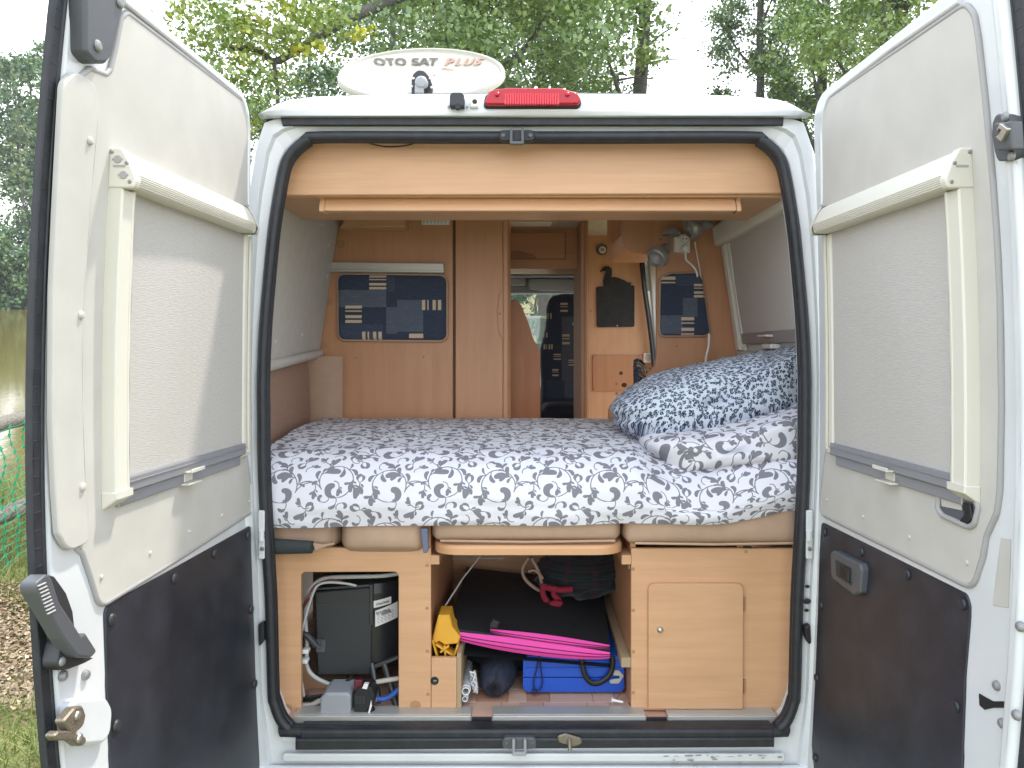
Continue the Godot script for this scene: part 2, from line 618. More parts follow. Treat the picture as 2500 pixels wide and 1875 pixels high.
func materials() -> void:
	M.paint = mat(0.68, 0.70, 0.715, 0.3)
	M.paint.clearcoat_enabled = true
	M.paint.clearcoat = 0.6
	M.paint.clearcoat_roughness = 0.12
	speckled(M.paint, Vector3(0.9, 0.9, 0.9), 0.955, 1.0, 0.02, 21)
	M.cream = speckled(mat(0.55, 0.53, 0.49, 0.55), Vector3(1.3, 1.3, 1.3), 0.95, 1.0, 0.02, 8)
	M.blind = mat(0.66, 0.635, 0.555, 0.42)
	M.fabric = speckled(mat(0.52, 0.495, 0.468, 0.9), Vector3(6, 60, 6), 0.94, 1.0, 0.04, 4)
	rough_bump(M.fabric, Vector3(3, 30, 3), 0.05, 0.05, 9)
	M.bead = mat(0.36, 0.35, 0.35, 0.5)
	M.rubber = speckled(mat(0.026, 0.029, 0.036, 0.5), Vector3(3, 3, 3), 0.7, 1.0, 0.03, 12)
	M.board = speckled(mat(0.031, 0.036, 0.050, 0.40), Vector3(1.6, 1.6, 1.6), 0.7, 1.0, 0.02, 14)
	rough_bump(M.board, Vector3(1.6, 1.6, 1.6), 0.02, 0.25, 15)
	M.grey = mat(0.085, 0.09, 0.10, 0.45)
	M.dark = mat(0.03, 0.031, 0.034, 0.5)
	M.black = mat(0.012, 0.012, 0.014, 0.55)
	M.steel = mat(0.55, 0.53, 0.48, 0.38, 0.9)
	M.rusty = speckled(mat(0.42, 0.36, 0.28, 0.5, 0.7), Vector3(20, 20, 20), 0.6, 1.0, 0.05, 16)
	M.zinc = mat(0.27, 0.27, 0.27, 0.5, 0.35)
	M.alu = speckled(mat(0.56, 0.54, 0.49, 0.36, 0.35), Vector3(1, 60, 60), 0.85, 1.0, 0.04, 17)
	M.grey_bar = mat(0.30, 0.30, 0.32, 0.4, 0.4)
	M.beech = wood(false, 0.645, 0.372, 0.203, 31, 0.09)
	M.beech_v = wood(true, 0.55, 0.275, 0.138, 47, 0.09)
	M.edge = mat(0.40, 0.21, 0.10, 0.5)
	M.groove = mat(0.10, 0.045, 0.02, 0.6)
	M.vinyl = speckled(mat(0.46, 0.31, 0.215, 0.62), Vector3(4, 4, 4), 0.96, 1.0, 0.02, 23)
	M.pink_wall = speckled(mat(0.40, 0.25, 0.18, 0.8), Vector3(5, 5, 5), 0.9, 1.0, 0.03, 24)
	M.lining = speckled(mat(0.60, 0.58, 0.54, 0.75), Vector3(2, 2, 2), 0.95, 1.0, 0.03, 25)
	M.white = mat(0.78, 0.77, 0.74, 0.45)
	M.lamp_grey = mat(0.36, 0.36, 0.36, 0.3, 0.5)
	M.red = mat(0.75, 0.012, 0.035, 0.12)
	M.red.clearcoat_enabled = true
	M.red_deep = mat(0.42, 0.006, 0.02, 0.2)
	M.dish = speckled(mat(0.42, 0.40, 0.325, 0.5), Vector3(3, 3, 3), 0.93, 1.0, 0.03, 26)
	M.ink = mat(0.06, 0.05, 0.045, 0.6)
	M.faded_red = mat(0.38, 0.20, 0.15, 0.7)
	M.scroll = printed(scroll_print(), 0.9, 0.0)
	M.blossom = printed(blossom_print(), 0.9, 0.0)
	M.scroll_small = printed(M.scroll.albedo_texture, 0.9, 0.0)
	M.bluegrey = mat(0.14, 0.16, 0.24, 0.9)
	M.glass = mat(0.9, 0.95, 0.95, 0.02)
	M.glass.albedo_color.a = 0.08
	M.glass.transparency = BaseMaterial3D.TRANSPARENCY_ALPHA
	M.navy = speckled(mat(0.022, 0.028, 0.055, 0.8), Vector3(6, 6, 6), 0.7, 1.0, 0.03, 28)
	M.nylon = speckled(mat(0.012, 0.014, 0.019, 0.75), Vector3(6, 6, 6), 0.7, 1.0, 0.03, 29)
	M.pink = mat(0.75, 0.06, 0.35, 0.7)
	M.blue = mat(0.010, 0.075, 0.44, 0.35)
	M.yellow = mat(0.70, 0.36, 0.03, 0.5)
	M.strap_red = mat(0.22, 0.008, 0.025, 0.85)
	M.tan_cloth = mat(0.30, 0.20, 0.15, 0.9)
	M.pale_cable = mat(0.42, 0.42, 0.40, 0.5)
	M.grey_plastic = mat(0.30, 0.31, 0.33, 0.45)
	M.corrugated = mat(0.45, 0.42, 0.36, 0.5)
	M.pole = mat(0.62, 0.63, 0.64, 0.4)
	M.floor = wood(false, 0.66, 0.41, 0.30, 61, 0.14)
	M.floor_b = wood(false, 0.54, 0.29, 0.20, 67, 0.14)
	M.floor_c = wood(false, 0.72, 0.47, 0.35, 71, 0.14)
	M.chip = speckled(mat(0.55, 0.40, 0.24, 0.8), Vector3(30, 30, 30), 0.7, 1.0, 0.08, 33)

# ---------------------------------------------------------------- the scene
func _ready() -> void:
	T = Transform3D(Basis(Vector3.RIGHT, deg_to_rad(TILT)), Vector3.ZERO)
	var cam := Camera3D.new()
	cam.name = "camera"
	add_child(cam)
	cam.transform = T * Transform3D(Basis(), EYE)
	cam.projection = Camera3D.PROJECTION_FRUSTUM
	cam.keep_aspect = Camera3D.KEEP_HEIGHT
	cam.near = 0.05
	cam.far = 600.0
	cam.size = 1875.0 / F * 0.05
	cam.frustum_offset = Vector2((1250.0 - CX) / F * 0.05, -(937.5 - CY) / F * 0.05)
	cam.current = true
	var env := Environment.new()
	var sky := Sky.new()
	var psm := ProceduralSkyMaterial.new()
	psm.sky_top_color = Color(0.77, 0.815, 0.87)
	psm.sky_horizon_color = Color(1.0, 1.0, 1.0)
	psm.sky_curve = 0.25
	psm.sky_energy_multiplier = 1.6
	psm.ground_bottom_color = Color(0.30, 0.31, 0.24)
	psm.ground_horizon_color = Color(0.65, 0.67, 0.62)
	sky.sky_material = psm
	env.background_mode = Environment.BG_SKY
	env.sky = sky
	env.tonemap_mode = Environment.TONE_MAPPER_LINEAR
	env.tonemap_exposure = 1.25
	env.sdfgi_enabled = true
	env.ssao_enabled = true
	env.ssil_enabled = true
	env.fog_enabled = true
	env.fog_density = 0.0006
	env.fog_light_color = Color(0.92, 0.95, 0.97)
	var we := WorldEnvironment.new()
	we.name = "daylight"
	we.environment = env
	add_child(we)
	var sun := DirectionalLight3D.new()
	sun.name = "sun"
	sun.light_energy = 1.2
	sun.light_color = Color(1.0, 0.965, 0.91)
	sun.light_angular_distance = 3.5
	sun.shadow_enabled = true
	add_child(sun)
	var to_sun := T.basis * Vector3(0.36, 1.0, -0.35).normalized()
	sun.look_at_from_position(to_sun * 20.0, Vector3.ZERO, Vector3.FORWARD)
	materials()
	land()
	camper()
	rear_doors()
	dish()
	furniture()
	kitchen_end()
	cab()
	bedding()
	storage()
	for o in van_nodes:
		o.transform = T * o.transform
	greenery()

# ---------------------------------------------------------------- the van
const SHELL := [[0.3, 0.785, 0.90], [0.6, 0.80, 0.945], [1.0, 0.815, 0.955], [1.5, 0.829, 0.955], [1.78, 0.825, 0.925], [2.03, 0.815, 0.885], [2.17, 0.795, 0.835], [2.262, 0.765, 0.775], [2.30, 0.70, 0.71], [2.325, 0.55, 0.56], [2.335, 0.28, 0.28], [2.337, 0.0, 0.0]]

func section(k: float, shrink: float) -> PackedVector3Array:
	var r := PackedVector3Array()
	for p in SHELL:
		r.append(Vector3(XC - lerpf(p[1], p[2], k) + minf(shrink, lerpf(p[1], p[2], k)), p[0] - (shrink if p[0] > 2.2 else 0.0), 0))
	for i in range(SHELL.size() - 2, -1, -1):
		var p: Array = SHELL[i]
		r.append(Vector3(XC + lerpf(p[1], p[2], k) - shrink, p[0] - (shrink if p[0] > 2.2 else 0.0), 0))
	return r

func skin(st: SurfaceTool, stations: Array, shrink: float) -> void:
	var n := SHELL.size() * 2 - 1
	for s in stations.size() - 1:
		var za: float = stations[s][0]
		var zb: float = stations[s + 1][0]
		var A := section(stations[s][1], shrink)
		var B := section(stations[s + 1][1], shrink)
		for i in n - 1:
			var ym := (A[i].y + A[i + 1].y) / 2
			var right := i >= n / 2
			if right and za <= -1.24 and zb >= -2.36 and ym > 0.55 and ym < 2.05:
				continue
			if za <= -2.89 and zb >= -3.46 and ym > 1.5 and ym < 2.05:
				continue
			var a := A[i] + Vector3(0, 0, za)
			var b := A[i + 1] + Vector3(0, 0, za)
			var c := B[i + 1] + Vector3(0, 0, zb)
			var d := B[i] + Vector3(0, 0, zb)
			quad(st, a, b, c, d, Vector3((a.x + b.x) / 2 - XC, ((a.y + b.y) / 2 - 1.3) * (2.0 if ym > 2.28 else 0.1), 0.2 if za > -0.1 else 0.0))

func mirrored(list: Array) -> Array:
	var r := list.duplicate(true)
	for i in range(list.size() - 2, 0, -1):
		r.append([2608.0 - list[i][0], list[i][1]])
	return r

const HOLE := [[1304, 321], [1100, 321], [776, 321], [744, 331], [719, 348], [697, 372], [682, 405], [668, 475], [655, 560], [645, 658], [634, 785], [628, 911], [628, 1000], [630, 1158], [638, 1320], [647, 1475], [653, 1685], [658, 1722], [674, 1764], [698, 1790], [730, 1800], [1304, 1806]]
const RIM := [[1304, 290], [1100, 290], [776, 290], [700, 290], [668, 292], [646, 300], [630, 345], [608, 475], [602, 560], [599, 658], [596, 785], [595, 911], [596, 1000], [600, 1158], [607, 1320], [615, 1475], [622, 1685], [624, 1722], [626, 1790], [630, 1960], [730, 1960], [1304, 1960]]

func hw_in(Y: float) -> float:
	return 0.874 - 0.077 * (Y - 1.59) / 0.53 if Y > 1.3 else 0.916

func camper() -> void:
	var van := thing("camper_van", "white high roof camper van seen from behind with both rear doors open", "camper van", Vector3(XC, 0.3, -1.8))
	var st := ST()
	var stations := [[0.0, 0.0], [-0.03, 0.45], [-0.09, 0.85], [-0.2, 1.0], [-1.25, 1.0], [-2.35, 1.0], [-2.9, 1.0], [-3.45, 1.0], [-3.6, 1.0]]
	skin(st, stations, 0.0)
	var S := section(1.0, 0.0)
	box(st, Vector3(XC - 0.88, 0.3, -3.62), Vector3(XC + 0.88, 1.25, -3.58), 0.01)
	box(st, Vector3(XC - 0.72, 2.03, -3.62), Vector3(XC + 0.72, 2.33, -3.58), 0.01)
	box(st, Vector3(XC - 0.84, 0.35, -4.5), Vector3(XC + 0.84, 1.18, -3.621), 0.12)
	obj("body_shell", st, M.paint, van)
	st = ST()
	skin(st, [[-0.11, 1.0], [-1.25, 1.0], [-2.35, 1.0], [-2.9, 1.0], [-3.45, 1.0], [-3.57, 1.0]], 0.03)
	obj("inner_lining", st, M.lining, van)
	st = ST()
	box(st, Vector3(XC - 0.74, 1.26, -3.615), Vector3(XC + 0.74, 2.03, -3.605), 0.001)
	obj("windscreen", st, M.glass, van)
	for s in [-1.0, 1.0]:
		st = ST()
		quad(st, Vector3(XC + s * 0.945, 1.5, -2.9), Vector3(XC + s * 0.945, 1.5, -3.45), Vector3(XC + s * 0.885, 2.03, -3.45), Vector3(XC + s * 0.885, 2.03, -2.9), Vector3(s, 0, 0))
		obj("cab_window", st, M.glass, van)
	# floor
	st = ST()
	box(st, Vector3(XC - 0.9, 0.44, -3.57), Vector3(XC + 0.9, 0.521, -0.055), 0.002)
	var fl := obj("floor", st, M.floor, van)
	rng.seed = 5
	var xs := [1052.0, 1140.0, 1222.0, 1270.0, 1329.0, 1440.0, 1496.0, 1545.0]
	for row in 4:
		for k in xs.size() - 1:
			var a := W(xs[k], 1750, -0.056).x
			var b := W(xs[k + 1], 1750, -0.056).x
			st = ST()
			var z1 := -0.062 - row * 0.09
			var sh := (0.02 if row % 2 else 0.0)
			box(st, Vector3(a + sh + 0.0006, 0.5212, z1 - 0.0885), Vector3(b + sh - 0.0006, 0.5242 + rng.randf() * 0.0003, z1), 0.0008)
			obj("floor_block", st, [M.floor, M.floor_b, M.floor_c][rng.randi_range(0, 2)], fl)
	# rear frame round the opening
	st = ST()
	var H := mirrored(HOLE)
	var R := mirrored(RIM)
	var n := H.size()
	var rings := []
	for q in [[0.0, 0.0], [0.42, 0.004], [0.50, -0.008], [0.86, -0.016], [1.0, -0.026], [1.0, -0.11]]:
		var row := PackedVector3Array()
		for i in n:
			var a := W(R[i][0], R[i][1], 0)
			var b := W(H[i][0], H[i][1], 0)
			var p := a.lerp(b, q[0])
			if i > 19 and i < n - 19:
				p.z = q[1] * 0.6 + 0.02 * (1.0 - q[0])
			p.z = q[1]
			row.append(p)
		rings.append(row)
	for r in rings.size() - 1:
		for i in n:
			var j := (i + 1) % n
			quad(st, rings[r][i], rings[r][j], rings[r + 1][j], rings[r + 1][i], Vector3(0, 0, 1) if r < 4 else (Vector3(XC, 1.4, 0) - rings[r][i]))
	obj("rear_frame", st, M.paint, van)
	# moulded step below the sill and a scuffed crease
	st = ST()
	plate(st, PL([[690, 1838, 0.01], [1915, 1838, 0.01], [1915, 1858, 0.01], [690, 1858, 0.01]], 0.004), 0.003, 0.010, ID, 0.005)
	plate(st, PL([[630, 1868, 0.01], [1978, 1868, 0.01], [1978, 1960, 0.01], [630, 1960, 0.01]], 0.004), 0.003, 0.016, ID, 0.010)
	obj("sill_moulding", st, M.paint, van)
	st = ST()
	rng.seed = 9
	for k in 26:
		var a := W(rng.randf_range(1630, 1900), rng.randf_range(1837, 1875), 0.0165)
		if k < 10:
			a = W(1620 + k * 26, 1846 + rng.randf_range(-1.5, 1.5), 0.0108)
		box(st, a, a + Vector3(rng.randf_range(0.004, 0.022), rng.randf_range(0.001, 0.004), 0.0004), 0.0001)
	obj("paint_scuffs", st, M.zinc, van).set_meta("kind", "stuff")
	# rubber seal
	st = ST()
	var path := PackedVector3Array()
	for i in n:
		var p := W(H[i][0], H[i][1], 0)
		var q := W(H[(i + 1) % n][0], H[(i + 1) % n][1], 0)
		var o := W(H[(i + n - 1) % n][0], H[(i + n - 1) % n][1], 0)
		var t := (q - o).normalized()
		var inw := Vector3(-t.y, t.x, 0)
		if inw.dot(Vector3(XC, 1.4, 0) - p) < 0:
			inw = -inw
		path.append(p + inw * 0.0135 + Vector3(0, 0, -0.004))
	path = smooth(path, 4, true)
	tube(st, path, 0.0150, 10, true, 1.0, Vector3.BACK)
	var inner := PackedVector3Array()
	for p in path:
		inner.append(p + (Vector3(XC, 1.35, p.z) - p).normalized() * 0.009 + Vector3(0, 0, -0.014))
	tube(st, inner, 0.009, 8, true, 1.6, Vector3.BACK)
	obj("door_seal", st, M.rubber, van)
	# rubber strip over the opening
	st = ST()
	plate(st, PL([[686, 286], [1911, 286], [1909, 309], [692, 309]], 0.0), 0.0, 0.012, ID, 0.004)
	obj("drip_strip", st, M.rubber, van)
	st = ST()
	plate(st, PL([[735, 1769], [1888, 1767], [1888, 1815], [735, 1815]], -0.043), -0.065, -0.043, ID, 0.004)
	plate(st, PL([[733, 1778], [1888, 1776], [1888, 1803], [733, 1803]], 0.0), -0.043, 0.012, ID, 0.010)
	plate(st, PL([[725, 1796], [1886, 1793], [1886, 1817], [725, 1824]], 0.0), -0.01, 0.020, ID, 0.006)
	obj("sill_rubber", st, M.rubber, van)
	for q in [[717, 1150], [1202, 1577], [1630, 1895]]:
		st = ST()
		var a := W(q[0], 1750, -0.05)
		var b := W(q[1], 1770, -0.05)
		box(st, Vector3(a.x, b.y, -0.056), Vector3(b.x, a.y + 0.004, -0.046), 0.002)
		box(st, Vector3(a.x, a.y + 0.0, -0.11), Vector3(b.x, a.y + 0.0045, -0.0565), 0.001)
		obj("sill_trim", st, M.alu, van)
	for q in [[1152, 1200], [1579, 1628]]:
		st = ST()
		var a := W(q[0], 1751, -0.05)
		var b := W(q[1], 1772, -0.05)
		box(st, Vector3(a.x, b.y, -0.0545), Vector3(b.x, a.y, -0.049), 0.001)
		obj("sill_notch", st, M.black, van)
	# roof cap
	st = ST()
	var prof := [[0.768, 2.262], [0.778, 2.270], [0.772, 2.280], [0.757, 2.290], [0.735, 2.302], [0.70, 2.314], [0.62, 2.324], [0.4, 2.330], [0.0, 2.333]]
	var up := PackedVector3Array()
	for i in prof.size():
		up.append(Vector3(XC - prof[i][0], prof[i][1], 0))
	for i in range(prof.size() - 2, -1, -1):
		up.append(Vector3(XC + prof[i][0], prof[i][1], 0))
	var low := PackedVector3Array()
	var crease := PackedVector3Array()
	for p in up:
		low.append(Vector3(p.x, 2.262, 0.0))
		crease.append(Vector3(p.x, 2.262 + minf((p.y - 2.262) * 0.35, 0.02), 0.034))
	var rows := [low, crease, up, up, up]
	var zz := [0.030, 0.034, 0.004, -0.10, -0.35]
	var lift := [0.0, 0.0, 0.0, 0.012, 0.016]
	for r in 4:
		for i in up.size() - 1:
			var a: Vector3 = rows[r][i]
			var b: Vector3 = rows[r][i + 1]
			var c: Vector3 = rows[r + 1][i + 1]
			var d: Vector3 = rows[r + 1][i]
			a.z = zz[r]; b.z = zz[r]; c.z = zz[r + 1]; d.z = zz[r + 1]
			a.y += lift[r]; b.y += lift[r]; c.y += lift[r + 1]; d.y += lift[r + 1]
			if r == 0:
				a.z -= 0.03 * pow(absf(a.x - XC) / 0.78, 8.0); b.z -= 0.03 * pow(absf(b.x - XC) / 0.78, 8.0)
			quad(st, a, b, c, d, Vector3((a.x - XC) * 0.3, 0.4 if r > 0 else 0.05, 1.0 if r < 2 else 0.1))
	for i in up.size() - 1:
		var a := Vector3(low[i].x, 2.262, 0.030)
		var b := Vector3(low[i + 1].x, 2.262, 0.030)
		quad(st, a, b, Vector3(b.x, 2.262, 0.0), Vector3(a.x, 2.262, 0.0), Vector3.DOWN)
	st.generate_normals()
	obj("roof_cap", st, M.paint, van)
	# third brake light
	st = ST()
	var zc := 0.028
	plate(st, PL([[1181, 262, 0.03], [1184, 230, 0.02], [1405, 230, 0.03], [1421, 250, 0.02], [1414, 268, 0.015], [1186, 268, 0.015]], zc), zc - 0.02, zc + 0.012, ID, 0.005)
	var bl := obj("brake_light", st, M.rubber, van)
	st = ST()
	plate(st, PL([[1183, 256, 0.02], [1196, 226, 0.02], [1240, 220, 0.03], [1370, 221, 0.03], [1408, 232, 0.02], [1419, 250, 0.01], [1410, 260, 0.008], [1190, 261, 0.006]], zc + 0.012), zc + 0.005, zc + 0.034, ID, 0.012)
	obj("lens", st, M.red_deep, bl)
	st = ST()
	for k in 22:
		var a := W(1232 + k * 6.1, 229, zc + 0.034)
		var b := W(1236.6 + k * 6.1, 256, zc + 0.034)
		box(st, Vector3(a.x, b.y, zc + 0.030), Vector3(b.x, a.y, zc + 0.0375), 0.0015)
	obj("ribbed_lens", st, M.red, bl)
	for px in [1214.0, 1385.0]:
		st = ST()
		bolt(st, W(px, 231, zc + 0.034), Vector3(0, 0.2, 1), 0.007, 0.006)
		obj("screw", st, M.red_deep, bl)
	# reversing camera and the small lamp beside it
	st = ST()
	plate(st, PL([[1100, 268, 0.004], [1100, 240, 0.008], [1106, 234, 0.008], [1130, 234, 0.008], [1135, 240, 0.008], [1135, 268, 0.004]], 0.03), 0.0, 0.062, ID, 0.004)
	var rc := obj("rear_camera", st, M.dark, van)
	st = ST()
	lathe(st, [[0.0, 0.004], [0.007, 0.004], [0.010, 0.0]], axis_at(W(1118, 261, 0.0615), Vector3.BACK), 16)
	obj("lens", st, M.black, rc)
	for px in [1098.0, 1138.0]:
		st = ST()
		bolt(st, W(px, 261, 0.045), Vector3(signf(px - 1118), 0, 0), 0.005, 0.006)
		obj("screw", st, M.zinc, rc)
	st = ST()
	plate(st, PL([[1148, 266, 0.003], [1149, 240, 0.006], [1165, 240, 0.006], [1168, 266, 0.003]], 0.03), 0.01, 0.046, ID, 0.003)
	var sm := obj("rear_sensor", st, M.white, van)
	st = ST()
	lathe(st, [[0.0, 0.002], [0.006, 0.002], [0.007, 0.0]], axis_at(W(1159, 248, 0.046), Vector3.BACK), 12)
	obj("lens", st, M.black, sm)
	# door catches
	for q in [[1262, 333, 0.014, M.black], [1268, 1812, 0.022, M.grey]]:
		st = ST()
		var c := W(q[0], q[1], q[2])
		var sx := 0.045 if q[1] < 900 else 0.042
		plate(st, fillet([[c.x - sx * 1.15, c.y - 0.016, 0.015], [c.x + sx * 1.15, c.y - 0.016, 0.015], [c.x + sx * 1.15, c.y + 0.016, 0.015], [c.x - sx * 1.15, c.y + 0.016, 0.015]]), c.z - 0.01, c.z + 0.009, ID, 0.003)
		var dc := obj("door_catch", st, q[3], van)
		st = ST()
		for p in [[-0.020, -0.022, -0.012, 0.017], [0.012, -0.022, 0.020, 0.017], [-0.020, -0.028, 0.020, -0.018]]:
			box(st, c + Vector3(p[0], p[1], 0.006), c + Vector3(p[2], p[3], 0.022), 0.002)
		obj("catch_frame", st, M.grey_plastic if q[1] > 900 else M.grey, dc)
		for s in [-1, 1]:
			st = ST()
			bolt(st, c + Vector3(s * sx * 0.85, 0, 0.009), Vector3.BACK, 0.007, 0.004)
			obj("screw", st, M.grey, dc)
	st = ST()
	var c := W(1390, 1808, 0.021)
	plate(st, PL([[1359, 1796, 0.01], [1380, 1790, 0.01], [1420, 1802, 0.01], [1421, 1815, 0.01], [1400, 1822, 0.01], [1364, 1812, 0.01]], 0.021), 0.018, 0.026, ID, 0.003)
	tube(st, PackedVector3Array([c + Vector3(0, 0.004, 0.004), c + Vector3(0, -0.006, 0.018), c + Vector3(0, -0.018, 0.022)]), 0.006, 10)
	obj("door_striker", st, M.rusty, van)
	# hinges and door stays on the pillars
	for s in [-1.0, 1.0]:
		st = ST()
		var hx: float = [638.0, 1975.0][int(s > 0)]
		for q in [[1246, 1300], [1312, 1365]]:
			var a := W(hx - 7, q[0], 0.012)
			var b := W(hx + 8, q[1], 0.012)
			box(st, Vector3(a.x, b.y, -0.004), Vector3(b.x, a.y, 0.016), 0.003)
		tube(st, PackedVector3Array([W(hx, 1296, 0.02), W(hx, 1320, 0.02)]), 0.0085, 10)
		var hg := obj("door_hinge", st, M.paint, van)
		st = ST()
		for q in [[-3, 1302], [3, 1308], [-2, 1316], [2, 1340]]:
			st = ST()
			bolt(st, W(hx + q[0], q[1], 0.018), Vector3.BACK, 0.006, 0.005)
			obj("bolt", st, M.rusty, hg)
		st = ST()
		var sx: float = [641.0, 1970.0][int(s > 0)]
		plate(st, PL([[sx - 6, 1520, 0.003], [sx + 6, 1515, 0.004], [sx + 8, 1560, 0.004], [sx - 4, 1575, 0.003]] if s < 0 else [[sx - 10, 1526, 0.003], [sx + 4, 1520, 0.004], [sx + 6, 1565, 0.004], [sx, 1568, 0.003], [sx - 8, 1552, 0.003]], 0.004), 0.0, 0.022, ID, 0.003)
		obj("door_stop", st, M.black, van)
	for q in [[1971, 1432, 0.007], [1970, 1468, 0.012], [1969, 1490, 0.007]]:
		st = ST()
		lathe(st, [[0.0, 0.003], [q[2] * 0.7, 0.003], [q[2], 0.0]], axis_at(W(q[0], q[1], 0.003), Vector3.BACK), 14, 0.7)
		obj("pillar_plug", st, M.black, van)
	# sliding side door, pushed back along the flank
	st = ST()
	plate(st, fillet([[-1.32, 0.55, 0.06], [-0.13, 0.55, 0.06], [-0.13, 2.19, 0.08], [-1.32, 2.19, 0.08]]), XC + 0.985, XC + 1.03, func(a, b, cc): return Vector3(cc - 0.09 * pow(maxf(b - 1.4, 0.0) / 0.8, 2.0), b, a), 0.012, 10)
	obj("sliding_door", st, M.paint, van)

# ---------------------------------------------------------------- the rear doors
func bulge(Y: float) -> float:
	return 0.045 * pow((Y - 1.45) / 0.8, 2.0) if Y > 1.45 else 0.03 * pow((1.45 - Y) / 0.6, 2.0)

func DX(u: float, Y: float, s: float) -> float:
	return (-0.785 if s < 0 else 0.840) + s * 0.06 * u - s * bulge(Y) * (0.4 + 0.72 * u)

func door_map(s: float) -> Callable:
	return func(u, Y, off): return Vector3(DX(u, Y, s) - s * off, Y, 0.02 + u)

func DUV(px: float, py: float, s: float, off := 0.0) -> Vector2:
	var u := 0.4
	var Y := 1.5
	for k in 24:
		var d := (DX(u, Y, s) - s * off) * F / (px - CX)
		u = lerpf(u, EYE.z - d - 0.02, 0.8)
		Y = EYE.y - (py - CY) / F * d
	return Vector2(u, Y)

func DP(list: Array, s: float, off := 0.0) -> PackedVector2Array:
	var pts := []
	for p in list:
		var q := DUV(p[0], p[1], s, off)
		pts.append([q.x, q.y, p[2] if p.size() > 2 else 0.0])
	return fillet(pts)

func on_door(list: Array, s: float, off: float) -> PackedVector3Array:
	var r := PackedVector3Array()
	var mp := door_map(s)
	for p in DP(list, s, off):
		r.append(mp.call(p.x, p.y, off))
	return r

func caps(parent: Node3D, list: Array, s: float, off: float, r: float, h: float, m: Material) -> void:
	for p in list:
		var q := DUV(p[0], p[1], s, off)
		var st := ST()
		bolt(st, door_map(s).call(q.x, q.y, off), Vector3(-s, 0, 0), r, h)
		obj("screw_cap", st, m, parent)

